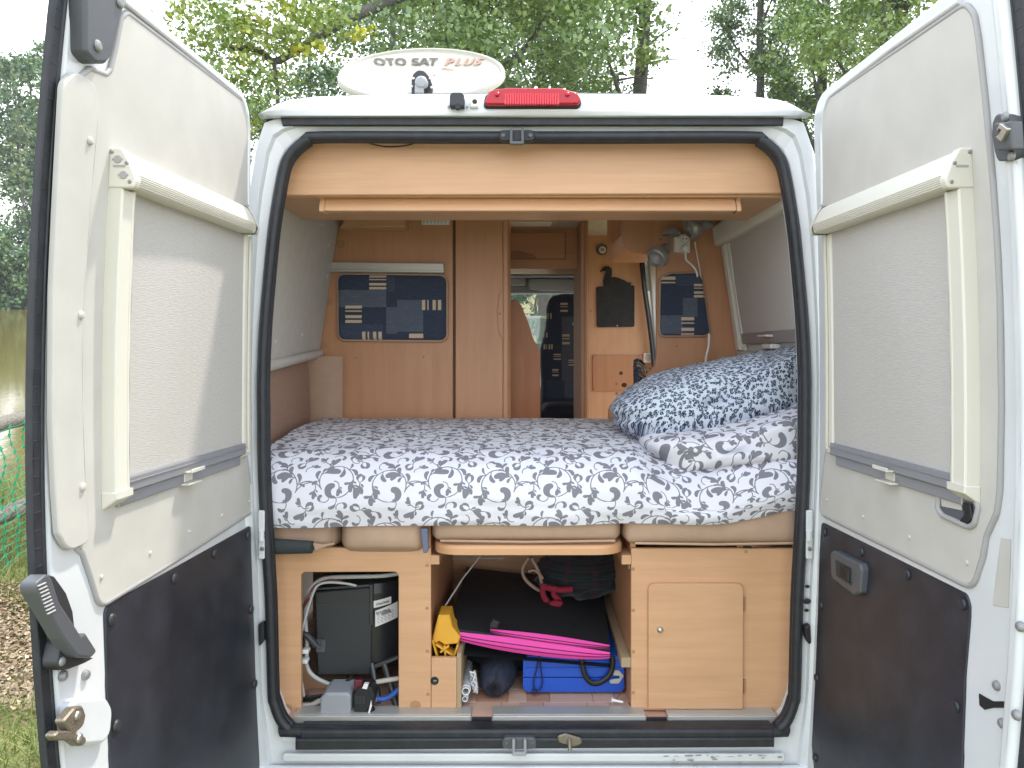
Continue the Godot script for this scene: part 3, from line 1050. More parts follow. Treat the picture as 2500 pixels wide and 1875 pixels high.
func rear_doors() -> void:
	var van: Node3D = get_node("camper_van")
	for s in [-1.0, 1.0]:
		var mp := door_map(s)
		var st := ST()
		plate(st, fillet([[0.0, 0.40, 0.02], [0.83, 0.40, 0.02], [0.83, 2.303, 0.05], [0.0, 2.311, 0.10]]), -0.022, 0.0, mp, 0.010, 14)
		var door := obj("rear_door", st, M.paint, van, "left rear door with cream trim and a grey grab handle" if s < 0 else "right rear door with cream trim and a recessed pull")
		# pressed lip round the door
		st = ST()
		tube(st, on_door([[300, 2], [440, 115], [589, 238, 0.05], [606, 300, 0.1], [605, 500]] if s < 0 else [[2345, 2], [2180, 116], [2024, 236, 0.05], [2006, 300, 0.1], [2008, 500]], s, 0.004), 0.007, 8)
		obj("pressed_lip", st, M.paint, door)
		# rubber along the free edge
		st = ST()
		plate(st, fillet([[0.832, 0.41], [0.864, 0.41], [0.864, 2.30], [0.832, 2.30]]), -0.014, -0.002, mp, 0.004, 14)
		tube(st, door_line(s, 0.838, 0.42, 2.295, -0.004), 0.005, 8)
		var seal := obj("edge_seal", st, M.rubber, door)
		st = ST()
		for k in 60:
			var Y := 0.45 + k * 0.031
			box(st, Vector3(0.844, Y, -0.0035), Vector3(0.861, Y + 0.003, -0.0012), 0.0005, mp)
		obj("seal_ridge", st, M.rubber, seal)
		# upper trim panel and its grey beading
		var outline := DP([[312, 30, 0.02], [452, 137], [592, 244, 0.06], [608, 285, 0.05], [606, 500], [603, 690], [597, 943], [602, 1107], [612, 1180, 0.05], [626, 1243, 0.03], [440, 1363], [246, 1482, 0.035], [225, 1410], [205, 1350], [192, 1340], [170, 1200], [168, 900], [180, 500], [200, 186], [222, 168, 0.01], [262, 182, 0.015], [272, 171, 0.01], [285, 120], [299, 47]] if s < 0 else [[2355, 8, 0.04], [2190, 122], [2020, 240, 0.06], [2003, 295, 0.05], [2001, 348], [2008, 520], [2014, 700], [2020, 900], [2017, 1095], [2011, 1140], [2003, 1210], [2002, 1254, 0.03], [2180, 1342], [2372, 1437, 0.04], [2396, 1360], [2405, 1308, 0.03], [2430, 1252, 0.03], [2437, 1200], [2441, 1000], [2437, 722], [2429, 563], [2420, 443], [2401, 237], [2385, 95], [2376, 38, 0.04]], s, 0.006)
		st = ST()
		plate(st, outline, -0.002, 0.006, mp, 0.002, 14)
		var trim := obj("trim_panel", st, M.cream, door)
		st = ST()
		var ln := PackedVector3Array()
		for p in outline:
			ln.append(mp.call(p.x, p.y, 0.002))
		tube(st, ln, 0.0062, 7, true)
		obj("beading", st, M.bead, door)
		# black lower panel
		st = ST()
		plate(st, DP([[256, 1480, 0.02], [430, 1385], [613, 1283, 0.012], [620, 1506], [634, 1862], [632, 1960], [276, 1960], [262, 1700]] if s < 0 else [[2005, 1274, 0.015], [2180, 1360], [2360, 1450, 0.02], [2368, 1478, 0.01], [2366, 1525], [2355, 1666], [2345, 1960], [1995, 1960], [1981, 1820], [1990, 1650], [2000, 1350]], s, 0.004), -0.002, 0.004, mp, 0.0015, 10)
		obj("kick_panel", st, M.board, door)
		if s < 0:
			st = ST()
			plate(st, DP([[158, 200, 0.03], [187, 174, 0.03], [236, 205, 0.03], [243, 285], [226, 480], [204, 816], [205, 1000], [213, 1200], [222, 1322, 0.02], [170, 1348, 0.04], [146, 1304, 0.02], [138, 1190], [131, 1025], [133, 702], [142, 500]], s, 0.016), 0.004, 0.016, mp, 0.004, 12)
			obj("cover_strip", st, M.cream, door)
			caps(door, [[366, 1350], [462, 1298], [542, 1258], [609, 1224], [247, 1409]], s, 0.006, 0.0050, 0.004, M.cream)
			caps(door, [[219, 344], [197, 769], [201, 1189]], s, 0.016, 0.008, 0.006, M.cream)
			caps(door, [[272, 1513], [425, 1413], [523, 1352], [605, 1307], [612, 1488], [621, 1670], [283, 1773]], s, 0.004, 0.013, 0.007, M.dark)
			# hinge-side cover at the top
			st = ST()
			plate(st, DP([[199, -60], [199, 127, 0.01], [218, 150], [228, 156, 0.005], [250, 156, 0.01], [263, 139, 0.01], [296, 13], [300, -60]], s, 0.02), -0.002, 0.028, mp, 0.008, 4)
			var cap := obj("top_cover", st, M.grey, door)
			for p in [[292, 6], [238, 112]]:
				st = ST()
				var q := DUV(p[0], p[1], s, 0.028)
				bolt(st, mp.call(q.x, q.y, 0.028), Vector3(1, 0, 0), 0.011, 0.006)
				obj("bolt", st, M.zinc, cap)
			# grab handle
			st = ST()
			plate(st, DP([[112, 1402, 0.01], [132, 1408, 0.01], [160, 1447], [176, 1492], [182, 1545], [165, 1560], [140, 1520]], s, 0.02), 0.0, 0.022, mp, 0.006, 3)
			plate(st, DP([[142, 1556, 0.01], [165, 1575], [206, 1604], [224, 1606, 0.01], [200, 1619], [160, 1634, 0.01], [144, 1637, 0.02], [130, 1624, 0.015], [134, 1598, 0.02]], s, 0.02), 0.0, 0.026, mp, 0.006, 3)
			var gh := obj("grab_handle", st, M.dark, door)
			st = ST()
			plate(st, DP([[82, 1424, 0.02], [112, 1399, 0.02], [124, 1412, 0.02], [142, 1470, 0.05], [178, 1524, 0.03], [195, 1552], [207, 1546], [235, 1590, 0.006], [220, 1607, 0.02], [186, 1604, 0.04], [152, 1560, 0.05], [118, 1500], [84, 1446, 0.02]], s, 0.045), 0.022, 0.048, mp, 0.010, 4)
			obj("lever", st, M.grey, gh)
			st = ST()
			for k in 9:
				var q := DUV(104 + k * 3.0, 1427 + k * 8.4, s, 0.05)
				box(st, Vector3(q.x - 0.010, q.y - 0.0014, 0.046), Vector3(q.x + 0.010, q.y + 0.0014, 0.0505), 0.0012, mp)
			obj("grip_rib", st, M.bead, gh)
			st = ST()
			var qq := DUV(150, 1615, s, 0.026)
			bolt(st, mp.call(qq.x, qq.y, 0.026), Vector3(1, 0, 0), 0.008, 0.005)
			obj("bolt", st, M.zinc, gh)
			for p in [[150, 1650], [205, 1648]]:
				st = ST()
				var q := DUV(p[0], p[1], s, 0.0)
				bolt(st, mp.call(q.x, q.y, 0.0), Vector3(1, 0, 0), 0.010, 0.010)
				obj("door_bolt", st, M.zinc, door)
			# catch hook on its pressed pad
			st = ST()
			plate(st, DP([[143, 1722, 0.03], [165, 1704, 0.02], [235, 1700, 0.04], [252, 1730, 0.03], [247, 1790, 0.03], [230, 1815, 0.03], [160, 1822, 0.03], [148, 1800, 0.02]], s, 0.0), -0.004, 0.020, mp, 0.016, 4)
			obj("pressed_pad", st, M.paint, door)
			st = ST()
			plate(st, DP([[148, 1760, 0.006], [178, 1726, 0.02], [198, 1722, 0.012], [206, 1745], [200, 1775, 0.02], [178, 1790, 0.02], [208, 1800, 0.01], [205, 1818, 0.015], [190, 1822, 0.01], [172, 1808], [135, 1808, 0.012], [125, 1796, 0.012], [138, 1784, 0.012], [165, 1784]], s, 0.03), 0.018, 0.034, mp, 0.003, 3)
			var hk := obj("door_hook", st, M.rusty, door)
			for p in [[188, 1747], [193, 1802]]:
				st = ST()
				var q := DUV(p[0], p[1], s, 0.034)
				bolt(st, mp.call(q.x, q.y, 0.034), Vector3(1, 0, 0), 0.008, 0.005)
				obj("bolt", st, M.steel, hk)
			st = ST()
			var w := DUV(135, 279, s, -0.01)
			tube(st, PackedVector3Array([mp.call(w.x - 0.02, w.y, 0.004), mp.call(w.x + 0.012, w.y + 0.002, 0.012)]), 0.004, 8)
			obj("peg", st, M.dark, door)
		else:
			caps(door, [[2019, 1220], [2108, 1262], [2221, 1312], [2362, 1374]], s, 0.006, 0.0055, 0.004, M.cream)
			caps(door, [[2013, 1300], [2104, 1348], [2216, 1403], [2351, 1475], [2005, 1478], [1994, 1655], [2335, 1725], [1990, 1850]], s, 0.004, 0.012, 0.006, M.board)
			# recessed pull in the trim
			var pocket := [[2293, 1203, 0.02], [2380, 1213, 0.02], [2389, 1240], [2380, 1280, 0.03], [2365, 1287, 0.02], [2300, 1258, 0.03], [2290, 1240]]
			st = ST()
			plate(st, DP(pocket, s, 0.006), 0.0055, 0.0066, mp, 0.0004, 0)
			var pk := obj("pull_recess", st, M.grey, door)
			st = ST()
			tube(st, on_door(pocket, s, 0.008), 0.006, 8, true)
			obj("recess_rim", st, M.bead, pk)
			st = ST()
			plate(st, DP([[2351, 1226], [2372, 1230], [2378, 1268, 0.006], [2366, 1280, 0.008], [2345, 1272], [2357, 1255]], s, 0.008), 0.0067, 0.012, mp, 0.002, 0)
			obj("pull_strap", st, M.black, pk)
			st = ST()
			plate(st, DP([[2296, 1205], [2345, 1216], [2347, 1246], [2298, 1236]], s, 0.008), 0.0067, 0.0075, mp, 0.0004, 0)
			obj("recess_shade", st, M.cream, pk)
			# dark recessed door handle
			st = ST()
			plate(st, DP([[2027, 1349, 0.012], [2036, 1344, 0.012], [2100, 1376, 0.012], [2104, 1392, 0.01], [2100, 1448, 0.012], [2085, 1454, 0.014], [2030, 1412, 0.012]], s, 0.02), 0.0, 0.022, mp, 0.007, 3)
			var ih := obj("inside_handle", st, M.grey, door)
			st = ST()
			plate(st, DP([[2040, 1366, 0.005], [2080, 1388, 0.005], [2080, 1430, 0.005], [2042, 1406, 0.005]], s, 0.022), 0.02, 0.0235, mp, 0.001, 0)
			obj("handle_recess", st, M.dark, ih)
			st = ST()
			plate(st, DP([[2055, 1378, 0.003], [2076, 1389, 0.003], [2076, 1424, 0.003], [2056, 1410, 0.003]], s, 0.024), 0.022, 0.030, mp, 0.003, 0)
			obj("handle_lever", st, M.black, ih)
			# folded outer edge of the door
			st = ST()
			plate(st, fillet([[0.806, 0.40], [0.84, 0.40], [0.84, 2.29], [0.806, 2.29]]), -0.004, 0.014, mp, 0.012, 12)
			obj("edge_fold", st, M.paint, door)
			# latch near the top
			st = ST()
			plate(st, DP([[2437, 300, 0.01], [2446, 278, 0.01], [2474, 278, 0.01], [2480, 300], [2486, 370], [2482, 392, 0.01], [2450, 394, 0.01], [2442, 370], [2436, 330]], s, 0.012), 0.0, 0.024, mp, 0.003, 3)
			plate(st, DP([[2442, 300, 0.004], [2484, 296, 0.004], [2488, 366, 0.004], [2448, 368, 0.004]], s, 0.03), 0.022, 0.042, mp, 0.004, 3)
			var lt := obj("door_latch", st, M.grey, door)
			st = ST()
			plate(st, DP([[2434, 322], [2442, 300, 0.003], [2462, 314, 0.003], [2446, 347, 0.003], [2432, 334], [2440, 328], [2446, 318], [2441, 314]], s, 0.046), 0.041, 0.048, mp, 0.001, 0)
			obj("latch_hook", st, M.steel, lt)
			for p in [[2456, 285], [2472, 382]]:
				st = ST()
				var q := DUV(p[0], p[1], s, 0.024)
				bolt(st, mp.call(q.x, q.y, 0.024), Vector3(-1, 0, 0), 0.009, 0.006)
				obj("bolt", st, M.zinc, lt)
			for p in [[2437, 1674], [2485, 1746], [2450, 1766], [2494, 1530]]:
				st = ST()
				var o := 0.013 if p[0] > 2470 else -0.001
				var q := DUV(p[0], p[1], s, o)
				bolt(st, mp.call(q.x, q.y, o), Vector3(-1, 0, 0), 0.0095, 0.009)
				obj("door_bolt", st, M.zinc, door)
			st = ST()
			plate(st, DP([[2390, 1692, 0.003], [2403, 1700], [2425, 1712], [2452, 1712, 0.008], [2460, 1720, 0.008], [2452, 1728, 0.008], [2425, 1728], [2404, 1733], [2392, 1722]], s, 0.001), 0.0006, 0.002, mp, 0.0004, 0)
			obj("latch_hole", st, M.black, door)
			st = ST()
			plate(st, DP([[2444, 1313], [2468, 1316], [2462, 1484], [2424, 1478]], s, 0.001), 0.0006, 0.0016, mp, 0.0004, 3)
			obj("tape_patch", st, M.cream, door)
		roller_blind(s)

func door_line(s: float, u: float, y0: float, y1: float, off: float) -> PackedVector3Array:
	var r := PackedVector3Array()
	for k in 25:
		r.append(door_map(s).call(u, lerpf(y0, y1, k / 24.0), off))
	return r

func roller_blind(s: float) -> void:
	var mp := door_map(s)
	var i := int(s > 0)
	var e: float = [259.0, 2382.0][i]
	var uf := DUV(e, 400, s).x
	var y1 := DUV(e, 362, s).y
	var y0 := DUV(e, 456, s).y
	var yb := DUV([258.0, 2391.0][i], [1242.0, 1230.0][i], s).y
	var uh := DUV([622.0, 1988.0][i], 565, s, 0.045).x
	var ur := DUV([599.0, 2027.0][i], 900, s, 0.02).x
	var bar1 := DUV([321.0, 2327.0][i], [1168.0, 1165.0][i], s, 0.02).y
	var th := 0.034
	var t := thing("roller_blind", "cream cassette roller blind on the sunlit left rear door" if s < 0 else "cream cassette roller blind on the shaded right rear door", "roller blind", mp.call(uf, yb, 0.006))
	var h := y1 - y0
	var pr := [[0.004, y1], [0.026, y1 - 0.001]]
	for k in 5:
		var a := k / 4.0
		pr.append([lerpf(0.030, 0.056, a), y1 - 0.004 - h * 0.62 * pow(a, 1.25)])
	for k in 12:
		var a := k / 11.0
		pr.append([0.0575 - 0.006 * a * a - 0.0012 * (k % 2), y1 - h * 0.66 - h * 0.30 * a])
	pr.append([0.044, y0])
	pr.append([0.004, y0])
	var poly := PackedVector2Array()
	for p in pr:
		poly.append(Vector2(p[0], p[1]))
	var side := func(a, b, c): return mp.call(c, b, a)
	var st := ST()
	plate(st, poly, uh + 0.018, uf - 0.018, side, 0.0)
	obj("cassette", st, M.blind, t)
	var big := fillet([[0.004, y1 + 0.003], [0.028, y1 + 0.003, 0.012], [0.044, y1 - h * 0.3, 0.03], [0.061, y0 + h * 0.2, 0.02], [0.056, y0 - 0.003, 0.008], [0.004, y0 - 0.003]])
	for q in [[uf - 0.018, uf], [uh + 0.018, uh]]:
		st = ST()
		plate(st, big, q[0], q[1], side, 0.0045)
		var cap := obj("end_cap", st, M.blind, t)
		if q[1] == uf:
			for b in [[0.010, y1 - 0.006, 0.004], [0.040, y1 - h * 0.38, 0.004], [0.048, y0 + h * 0.12, 0.004]]:
				st = ST()
				bolt(st, side.call(b[0], b[1], uf), Vector3(0, 0, 1), b[2], 0.0025)
				obj("screw", st, M.zinc, cap)
			if s < 0:
				for b in [[0.022, y1 - h * 0.28], [0.035, y1 - h * 0.70]]:
					st = ST()
					lathe(st, [[0.0, 0.0022], [0.007, 0.0022], [0.008, 0.0]], axis_at(side.call(b[0], b[1], uf), Vector3.BACK), 14)
					box(st, Vector3(b[0] - 0.010, b[1] - 0.002, uf - 0.001), Vector3(b[0] + 0.010, b[1] + 0.002, uf + 0.0014), 0.0003, side)
					obj("spring_plug", st, M.bead, cap)
			st = ST()
			box(st, Vector3(0.014, y1 - h * 0.49, uf - 0.002), Vector3(0.038, y1 - h * 0.43, uf + 0.0012), 0.0004, side)
			obj("cap_slot", st, M.bead, cap)
	# side rails
	for q in [[uf - 0.052, uf - 0.003], [ur - 0.020, ur + 0.012]]:
		st = ST()
		plate(st, rect(q[0], yb + 0.03, q[1], y0 - 0.002), 0.005, th if q[1] > 0.5 else 0.020, mp, 0.0035, 8)
		plate(st, rect(q[0] + 0.006, yb + 0.03, q[0] + 0.012, y0 - 0.002), th - 0.006, th + 0.0015 if q[1] > 0.5 else 0.021, mp, 0.001, 8)
		var rail := obj("side_rail", st, M.blind, t)
		st = ST()
		if q[1] > 0.5:
			plate(st, PackedVector2Array([Vector2(0.005, yb), Vector2(th + 0.003, yb + 0.022), Vector2(th + 0.003, yb + 0.036), Vector2(0.005, yb + 0.036)]), q[0] - 0.003, q[1] + 0.003, side, 0.002)
		else:
			plate(st, PackedVector2Array([Vector2(0.005, yb + 0.01), Vector2(0.022, yb + 0.022), Vector2(0.022, yb + 0.034), Vector2(0.005, yb + 0.034)]), q[0] - 0.002, q[1] + 0.002, side, 0.002)
		obj("rail_end", st, M.blind, rail)
	# fabric, slightly bellied, and its bottom bar
	st = ST()
	var ua := ur + 0.008
	var ub := uf - 0.046
	grid(st, 14, 24, func(a, b): return mp.call(lerpf(ua, ub, a), lerpf(bar1 + 0.004, y0 + 0.01, b), 0.015 + 0.004 * sin(PI * a) * sin(PI * b) + 0.0012 * sin(a * 9 + b * 4)))
	obj("fabric", st, M.fabric, t)
	st = ST()
	plate(st, rect(ua - 0.004, bar1 - 0.026, ub + 0.002, bar1 + 0.006), 0.010, 0.024, mp, 0.003, 1)
	plate(st, rect(ua - 0.004, bar1 - 0.007, ub + 0.002, bar1 - 0.004), 0.022, 0.0265, mp, 0.001, 1)
	obj("bottom_bar", st, M.grey_bar, t)
	st = ST()
	plate(st, rect(ua + 0.01, bar1 - 0.052, ub + 0.002, bar1 - 0.027), 0.005, 0.014, mp, 0.002, 1)
	obj("lower_bar", st, M.grey_bar, t)
	st = ST()
	var um := lerpf(ua, ub, 0.52)
	box(st, Vector3(um - 0.032, bar1 - 0.024, 0.022), Vector3(um + 0.032, bar1 - 0.0205, 0.040), 0.0012, mp)
	box(st, Vector3(um - 0.032, bar1 - 0.022, 0.036), Vector3(um + 0.032, bar1 - 0.015, 0.040), 0.0012, mp)
	box(st, Vector3(um - 0.020, bar1 - 0.048, 0.006), Vector3(um + 0.020, bar1 - 0.024, 0.016), 0.002, mp)
	box(st, Vector3(um - 0.032, bar1 - 0.053, 0.006), Vector3(um + 0.032, bar1 - 0.049, 0.032), 0.0012, mp)
	obj("pull_catch", st, M.blind, t)

func dish() -> void:
	var el := deg_to_rad(53.5)
	var xf := Transform3D(Basis(Vector3.RIGHT, Vector3(0, -sin(el), -cos(el)), Vector3(0, cos(el), -sin(el))), Vector3(-0.413, 2.742, -0.97))
	var t := thing("satellite_dish", "cream satellite dish tilted back on the van roof", "satellite dish", Vector3(-0.413, 2.34, -0.97))
	var st := ST()
	lathe(st, [[0.0, 0.045], [0.06, 0.0435], [0.12, 0.0389], [0.18, 0.0312], [0.24, 0.0205], [0.29, 0.0092], [0.322, 0.001], [0.328, -0.008], [0.338, -0.009], [0.343, 0.000], [0.344, 0.014], [0.330, 0.020], [0.24, 0.036], [0.12, 0.053], [0.0, 0.060]], xf, 64)
	obj("reflector", st, M.dish, t)
	st = ST()
	# bracket arch and mast down to the roof
	var c := W(1025, 185, -0.86)
	plate(st, PL([[1004, 236, 0.0], [1004, 195, 0.0], [1008, 180, 0.02], [1020, 170, 0.02], [1036, 172, 0.02], [1048, 186, 0.02], [1055, 205], [1055, 236]], -0.86), -0.90, -0.86, ID, 0.006)
	obj("bracket", st, M.dark, t)
	st = ST()
	tube(st, PackedVector3Array([Vector3(c.x, 2.33, -0.93), Vector3(c.x, 2.56, -0.93)]), 0.03, 14)
	obj("mast", st, M.dark, t)
	st = ST()
	lathe(st, [[0.0, 0.022], [0.018, 0.02], [0.025, 0.008], [0.025, -0.02], [0.0, -0.02]], axis_at(W(1029, 202, -0.83), Vector3(0, -0.15, 1)), 20)
	box(st, W(1014, 232, -0.84), W(1034, 205, -0.82), 0.004)
	obj("feed_horn", st, M.grey_plastic, t)
	for p in [[1010, 192], [1050, 192], [1006, 212], [1053, 214], [1061, 182]]:
		st = ST()
		bolt(st, W(p[0], p[1], -0.858), Vector3.BACK, 0.006, 0.006)
		obj("screw", st, M.steel, t)
	# lettering along the inside of the dish
	var words := [["OTO", 0.0, M.ink], ["SAT", 0.3, M.ink], ["PLUS", 0.55, M.faded_red]]
	var spans := [[897, 974], [986, 1055], [1075, 1175]]
	var font := SystemFont.new()
	font.font_names = PackedStringArray(["Droid Sans"])
	font.font_weight = 700
	for w in 3:
		var text: String = words[w][0]
		for k in text.length():
			var px := lerpf(spans[w][0], spans[w][1], (k + 0.5) / text.length())
			var off := (px - 1030.0) / 213.0
			var x := off * 0.36
			var z := 0.225 - x * x * 0.9
			var r := sqrt(x * x + z * z)
			var y := 0.045 * (1.0 - pow(r / 0.325, 2.0))
			var tm := TextMesh.new()
			tm.text = text[k]
			tm.font = font
			tm.font_size = 48
			tm.pixel_size = 0.00122
			tm.depth = 0.0006
			var o := obj("letter", tm, words[w][2], t)
			var up := Vector3(x * 1.6, -0.20, 1.0).normalized()
			var right := Vector3(1.0, -0.6 * x, -x * 1.6).normalized()
			var out := right.cross(up)
			o.transform = Transform3D(Basis(), -bases[t]) * xf * Transform3D(Basis(right * 1.3, up * 1.45, out), Vector3(x, y - 0.005, z))
	var tm2 := TextMesh.new()
	tm2.text = "FRANCE"
	tm2.font = font
	tm2.font_size = 16
	tm2.pixel_size = 0.0012
	tm2.depth = 0.0005
	var o2 := obj("letter", tm2, M.faded_red, t)
	var up2 := Vector3(0.35, -0.15, 0.92).normalized()
	var right2 := Vector3(0.93, 0, -0.36).normalized()
	o2.transform = Transform3D(Basis(), -bases[t]) * xf * Transform3D(Basis(right2, up2 * 1.3, right2.cross(up2)), Vector3(0.10, 0.030, 0.15))

# ---------------------------------------------------------------- inside the van
func rounded_box(st: SurfaceTool, lo: Vector3, hi: Vector3, r: float, sag := 0.0, seed_ := 1) -> void:
	# an upholstered block: soft edges, slightly swollen faces
	var c := (lo + hi) / 2
	var h := (hi - lo) / 2
	var n := FastNoiseLite.new()
	n.seed = seed_
	n.frequency = 3.0
	for ax in 3:
		for s in [-1.0, 1.0]:
			var u := (ax + 1) % 3
			var w := (ax + 2) % 3
			grid(st, 16, 10, func(a, b):
				var p := Vector3()
				p[ax] = s
				p[u] = a * 2.0 - 1.0
				p[w] = b * 2.0 - 1.0
				# crowd the samples towards the edges
				p[u] = sin(p[u] * PI / 2)
				p[w] = sin(p[w] * PI / 2)
				var q: Vector3 = p * h
				var core: Vector3 = q.clamp(-h + Vector3.ONE * r, h - Vector3.ONE * r)
				var d: Vector3 = q - core
				q = core + (d.normalized() * r if d.length() > 1e-6 else Vector3.ZERO)
				var m := (1.0 - pow(p[u], 4.0)) * (1.0 - pow(p[w], 4.0))
				var add := Vector3()
				add[ax] = s * (0.012 * m + sag * n.get_noise_3d(q.x + c.x, q.y * 2.0, q.z) * m)
				return c + q + add)

func dots(parent: Node3D, list: Array, z: float, r: float, m: Material, called := "screw_cap") -> void:
	for p in list:
		var st := ST()
		lathe(st, [[0.0, 0.0012], [r * 0.8, 0.0012], [r, 0.0]], axis_at(W(p[0], p[1], z), Vector3.BACK), 14)
		obj(called, st, m, parent)

func furniture() -> void:
	# cream lining panels and trim on the side walls
	for s in [-1.0, 1.0]:
		var t := thing("wall_panel", "cream wall panel inside the van on the left, above the bed" if s < 0 else "cream wall panel inside the van on the right, round the window blind", "wall panel", Vector3(XC + s * 0.87, 1.55, -0.5))
		var st := ST()
		grid(st, 8, 10, func(a, b):
			var z := lerpf(-0.10, -0.99, a)
			var Y := lerpf(lerpf(1.53, 1.585, a), 2.24, b)
			return Vector3(XC + s * hw_in(Y), Y, z))
		obj("panel", st, M.lining, t)
		st = ST()
		tube(st, PackedVector3Array([Vector3(XC + s * 0.872, 1.532, -0.10), Vector3(XC + s * 0.868, 1.588, -0.985)]), 0.012, 8, false, 1.6)
		obj("lower_edge", st, M.lining, t)
		rng.seed = 4
		for k in 5:
			st = ST()
			var Y: float = [2.08, 2.02, 1.66, 1.63, 1.9][k]
			bolt(st, Vector3(XC + s * hw_in(Y), Y, [-0.75, -0.88, -0.7, -0.4, -0.93][k]), Vector3(-s, 0, 0), 0.005, 0.003)
			obj("screw_cap", st, M.white, t)
		var p := thing("upholstered_wall", "tan cloth covered wall below the cream panel, left of the bed" if s < 0 else "tan cloth covered wall below the window blind, right of the bed", "wall panel", Vector3(XC + s * 0.87, 1.2, -0.5))
		st = ST()
		grid(st, 6, 6, func(a, b): return Vector3(XC + s * (0.888 - 0.012 * sin(PI * b)), lerpf(1.15, lerpf(1.52, 1.575, a), b), lerpf(-0.10, -0.86, a)))
		obj("panel", st, M.pink_wall, p)
		st = ST()
		grid(st, 8, 6, func(a, b): return Vector3(XC + s * (0.886 - 0.11 * (1.0 - cos(a * PI / 2))), lerpf(1.15, 1.575, b), -0.865 - 0.115 * sin(a * PI / 2)))
		obj("rounded_corner", st, M.vinyl, p)
	# overhead locker across the opening
	var t := thing("overhead_locker", "beech overhead locker running across the top of the rear opening", "cupboard", W(1290, 478, -0.12))
	var st := ST()
	var yb := W(0, 477, -0.075).y
	var y2 := 2.272
	plate(st, fillet([[-0.745, yb, 0.004], [0.81, yb + 0.006, 0.004], [0.80, y2], [-0.74, y2]]), -0.095, -0.075, ID, 0.004)
	obj("front_panel", st, M.beech, t)
	st = ST()
	box(st, Vector3(-0.765, yb - 0.001, -0.505), Vector3(0.832, yb + 0.015, -0.096), 0.002)
	obj("bottom_panel", st, M.beech, t)
	st = ST()
	box(st, Vector3(-0.74, yb + 0.016, -0.505), Vector3(0.81, y2, -0.49), 0.002)
	obj("back_panel", st, M.beech, t)
	st = ST()
	var pa := W(785, 500, -0.13)
	var pb := W(1805, 500, -0.13)
	var pel := PackedVector2Array()
	pel.append(Vector2(-0.108, yb - 0.003))
	for k in 9:
		var a := k / 8.0 * PI / 2
		pel.append(Vector2(-0.118 + 0.012 * sin(a * 1.4) , yb - 0.006 - 0.034 * sin(a)))
	pel.append(Vector2(-0.145, yb - 0.040))
	pel.append(Vector2(-0.165, yb - 0.003))
	plate(st, pel, pa.x + 0.016, pb.x - 0.016, func(a, b, c): return Vector3(c, b, a), 0.0)
	var pm := obj("lamp_pelmet", st, M.beech, t)
	for q in [[pa.x, pa.x + 0.015], [pb.x - 0.015, pb.x]]:
		st = ST()
		plate(st, inset(clean(pel), -0.003), q[0], q[1], func(a, b, c): return Vector3(c, b, a), 0.003)
		obj("pelmet_end", st, M.beech, pm)
	st = ST()
	tube(st, smooth(PTS([[880, 341], [910, 352], [945, 358], [985, 356], [1010, 350], [1024, 342]], -0.062)), 0.0022, 6)
	var wire := thing("loose_wire", "thin dark wire sagging from the seal over the overhead locker", "wire", W(950, 345, -0.105))
	obj("wire", st, M.black, wire)
	# front face of the bed end: left partition with the padded panel
	t = thing("rear_partition", "beech partition at the left end of the bed with a navy pad", "partition", W(930, 1040, -1.0))
	st = ST()
	plate(st, PL([[700, 420], [1106, 420], [1106, 1140], [700, 1140]], -1.0), -1.025, -1.0, ID, 0.002)
	obj("panel", st, M.beech_v, t)
	dots(t, [[870, 873], [1034, 871]], -1.0, 0.003, M.groove)
	for p in [[829, 596], [800, 735], [788, 842]]:
		st = ST()
		plate(st, PL([[p[0] - 8, p[1] - 9, 0.012], [p[0] + 12, p[1] - 9, 0.014], [p[0] + 12, p[1] + 9, 0.014], [p[0] - 8, p[1] + 9, 0.012]], -1.0), -1.0, -0.997, ID, 0.001)
		obj("joint_cover", st, M.edge, t)
	st = ST()
	plate(st, PL([[840, 536], [990, 536], [990, 553], [830, 556]], -0.9), -1.0, -0.9, ID, 0.003)
	obj("corner_batten", st, M.beech, t)
	t = thing("blind_box", "slim aluminium blind box fixed above the navy pad on the partition", "blind box", W(944, 666, -0.99))
	st = ST()
	plate(st, PL([[806, 639], [1083, 642], [1085, 667], [802, 664]], -0.965), -1.0, -0.965, ID, 0.004)
	obj("case", st, M.alu, t)
	st = ST()
	plate(st, PL([[805, 657], [1084, 660], [1084, 666], [803, 663]], -0.963), -0.966, -0.960, ID, 0.002)
	obj("lip", st, M.alu, t)
	pad("padded_panel", "navy patterned padded panel below the aluminium blind box", [[823, 669, 0.03], [1089, 672, 0.035], [1089, 831, 0.03], [825, 829, 0.03]], -0.995, woven(500, 300, [[0.45, 0.0, 0.08, 0.27, 0], [0.0, 0.24, 0.45, 0.26, 1], [0.55, 0.39, 0.24, 0.48, 1], [0.45, 0.5, 0.1, 0.4, 1], [0.0, 0.76, 0.42, 0.24, 0]], [[0.295, 0.01, 0.155, 0.24, 4, false], [0.075, 0.47, 0.15, 0.29, 4, false], [0.775, 0.39, 0.195, 0.155, 4, true], [0.225, 0.87, 0.2, 0.13, 4, true], [0.66, 0.89, 0.13, 0.11, 1, false]], 41))
	# tall wardrobe beside the partition
	t = thing("wardrobe", "tall narrow beech wardrobe door between the partition and the aisle", "wardrobe", W(1170, 1040, -1.0))
	st = ST()
	plate(st, PL([[1112, 420], [1228, 420], [1228, 1140], [1112, 1140]], -0.99), -1.012, -0.99, ID, 0.002)
	obj("door", st, M.beech_v, t)
	st = ST()
	var wa := W(1228.5, 420, -0.99)
	box(st, Vector3(wa.x, 1.0, -1.75), Vector3(wa.x + 0.020, 2.28, -0.985), 0.002)
	obj("side_panel", st, M.beech_v, t)
	st = ST()
	box(st, Vector3(W(1106.5, 0, -1.0).x, 1.0, -1.04), Vector3(W(1111.5, 0, -1.0).x, 2.28, -1.006), 0.001)
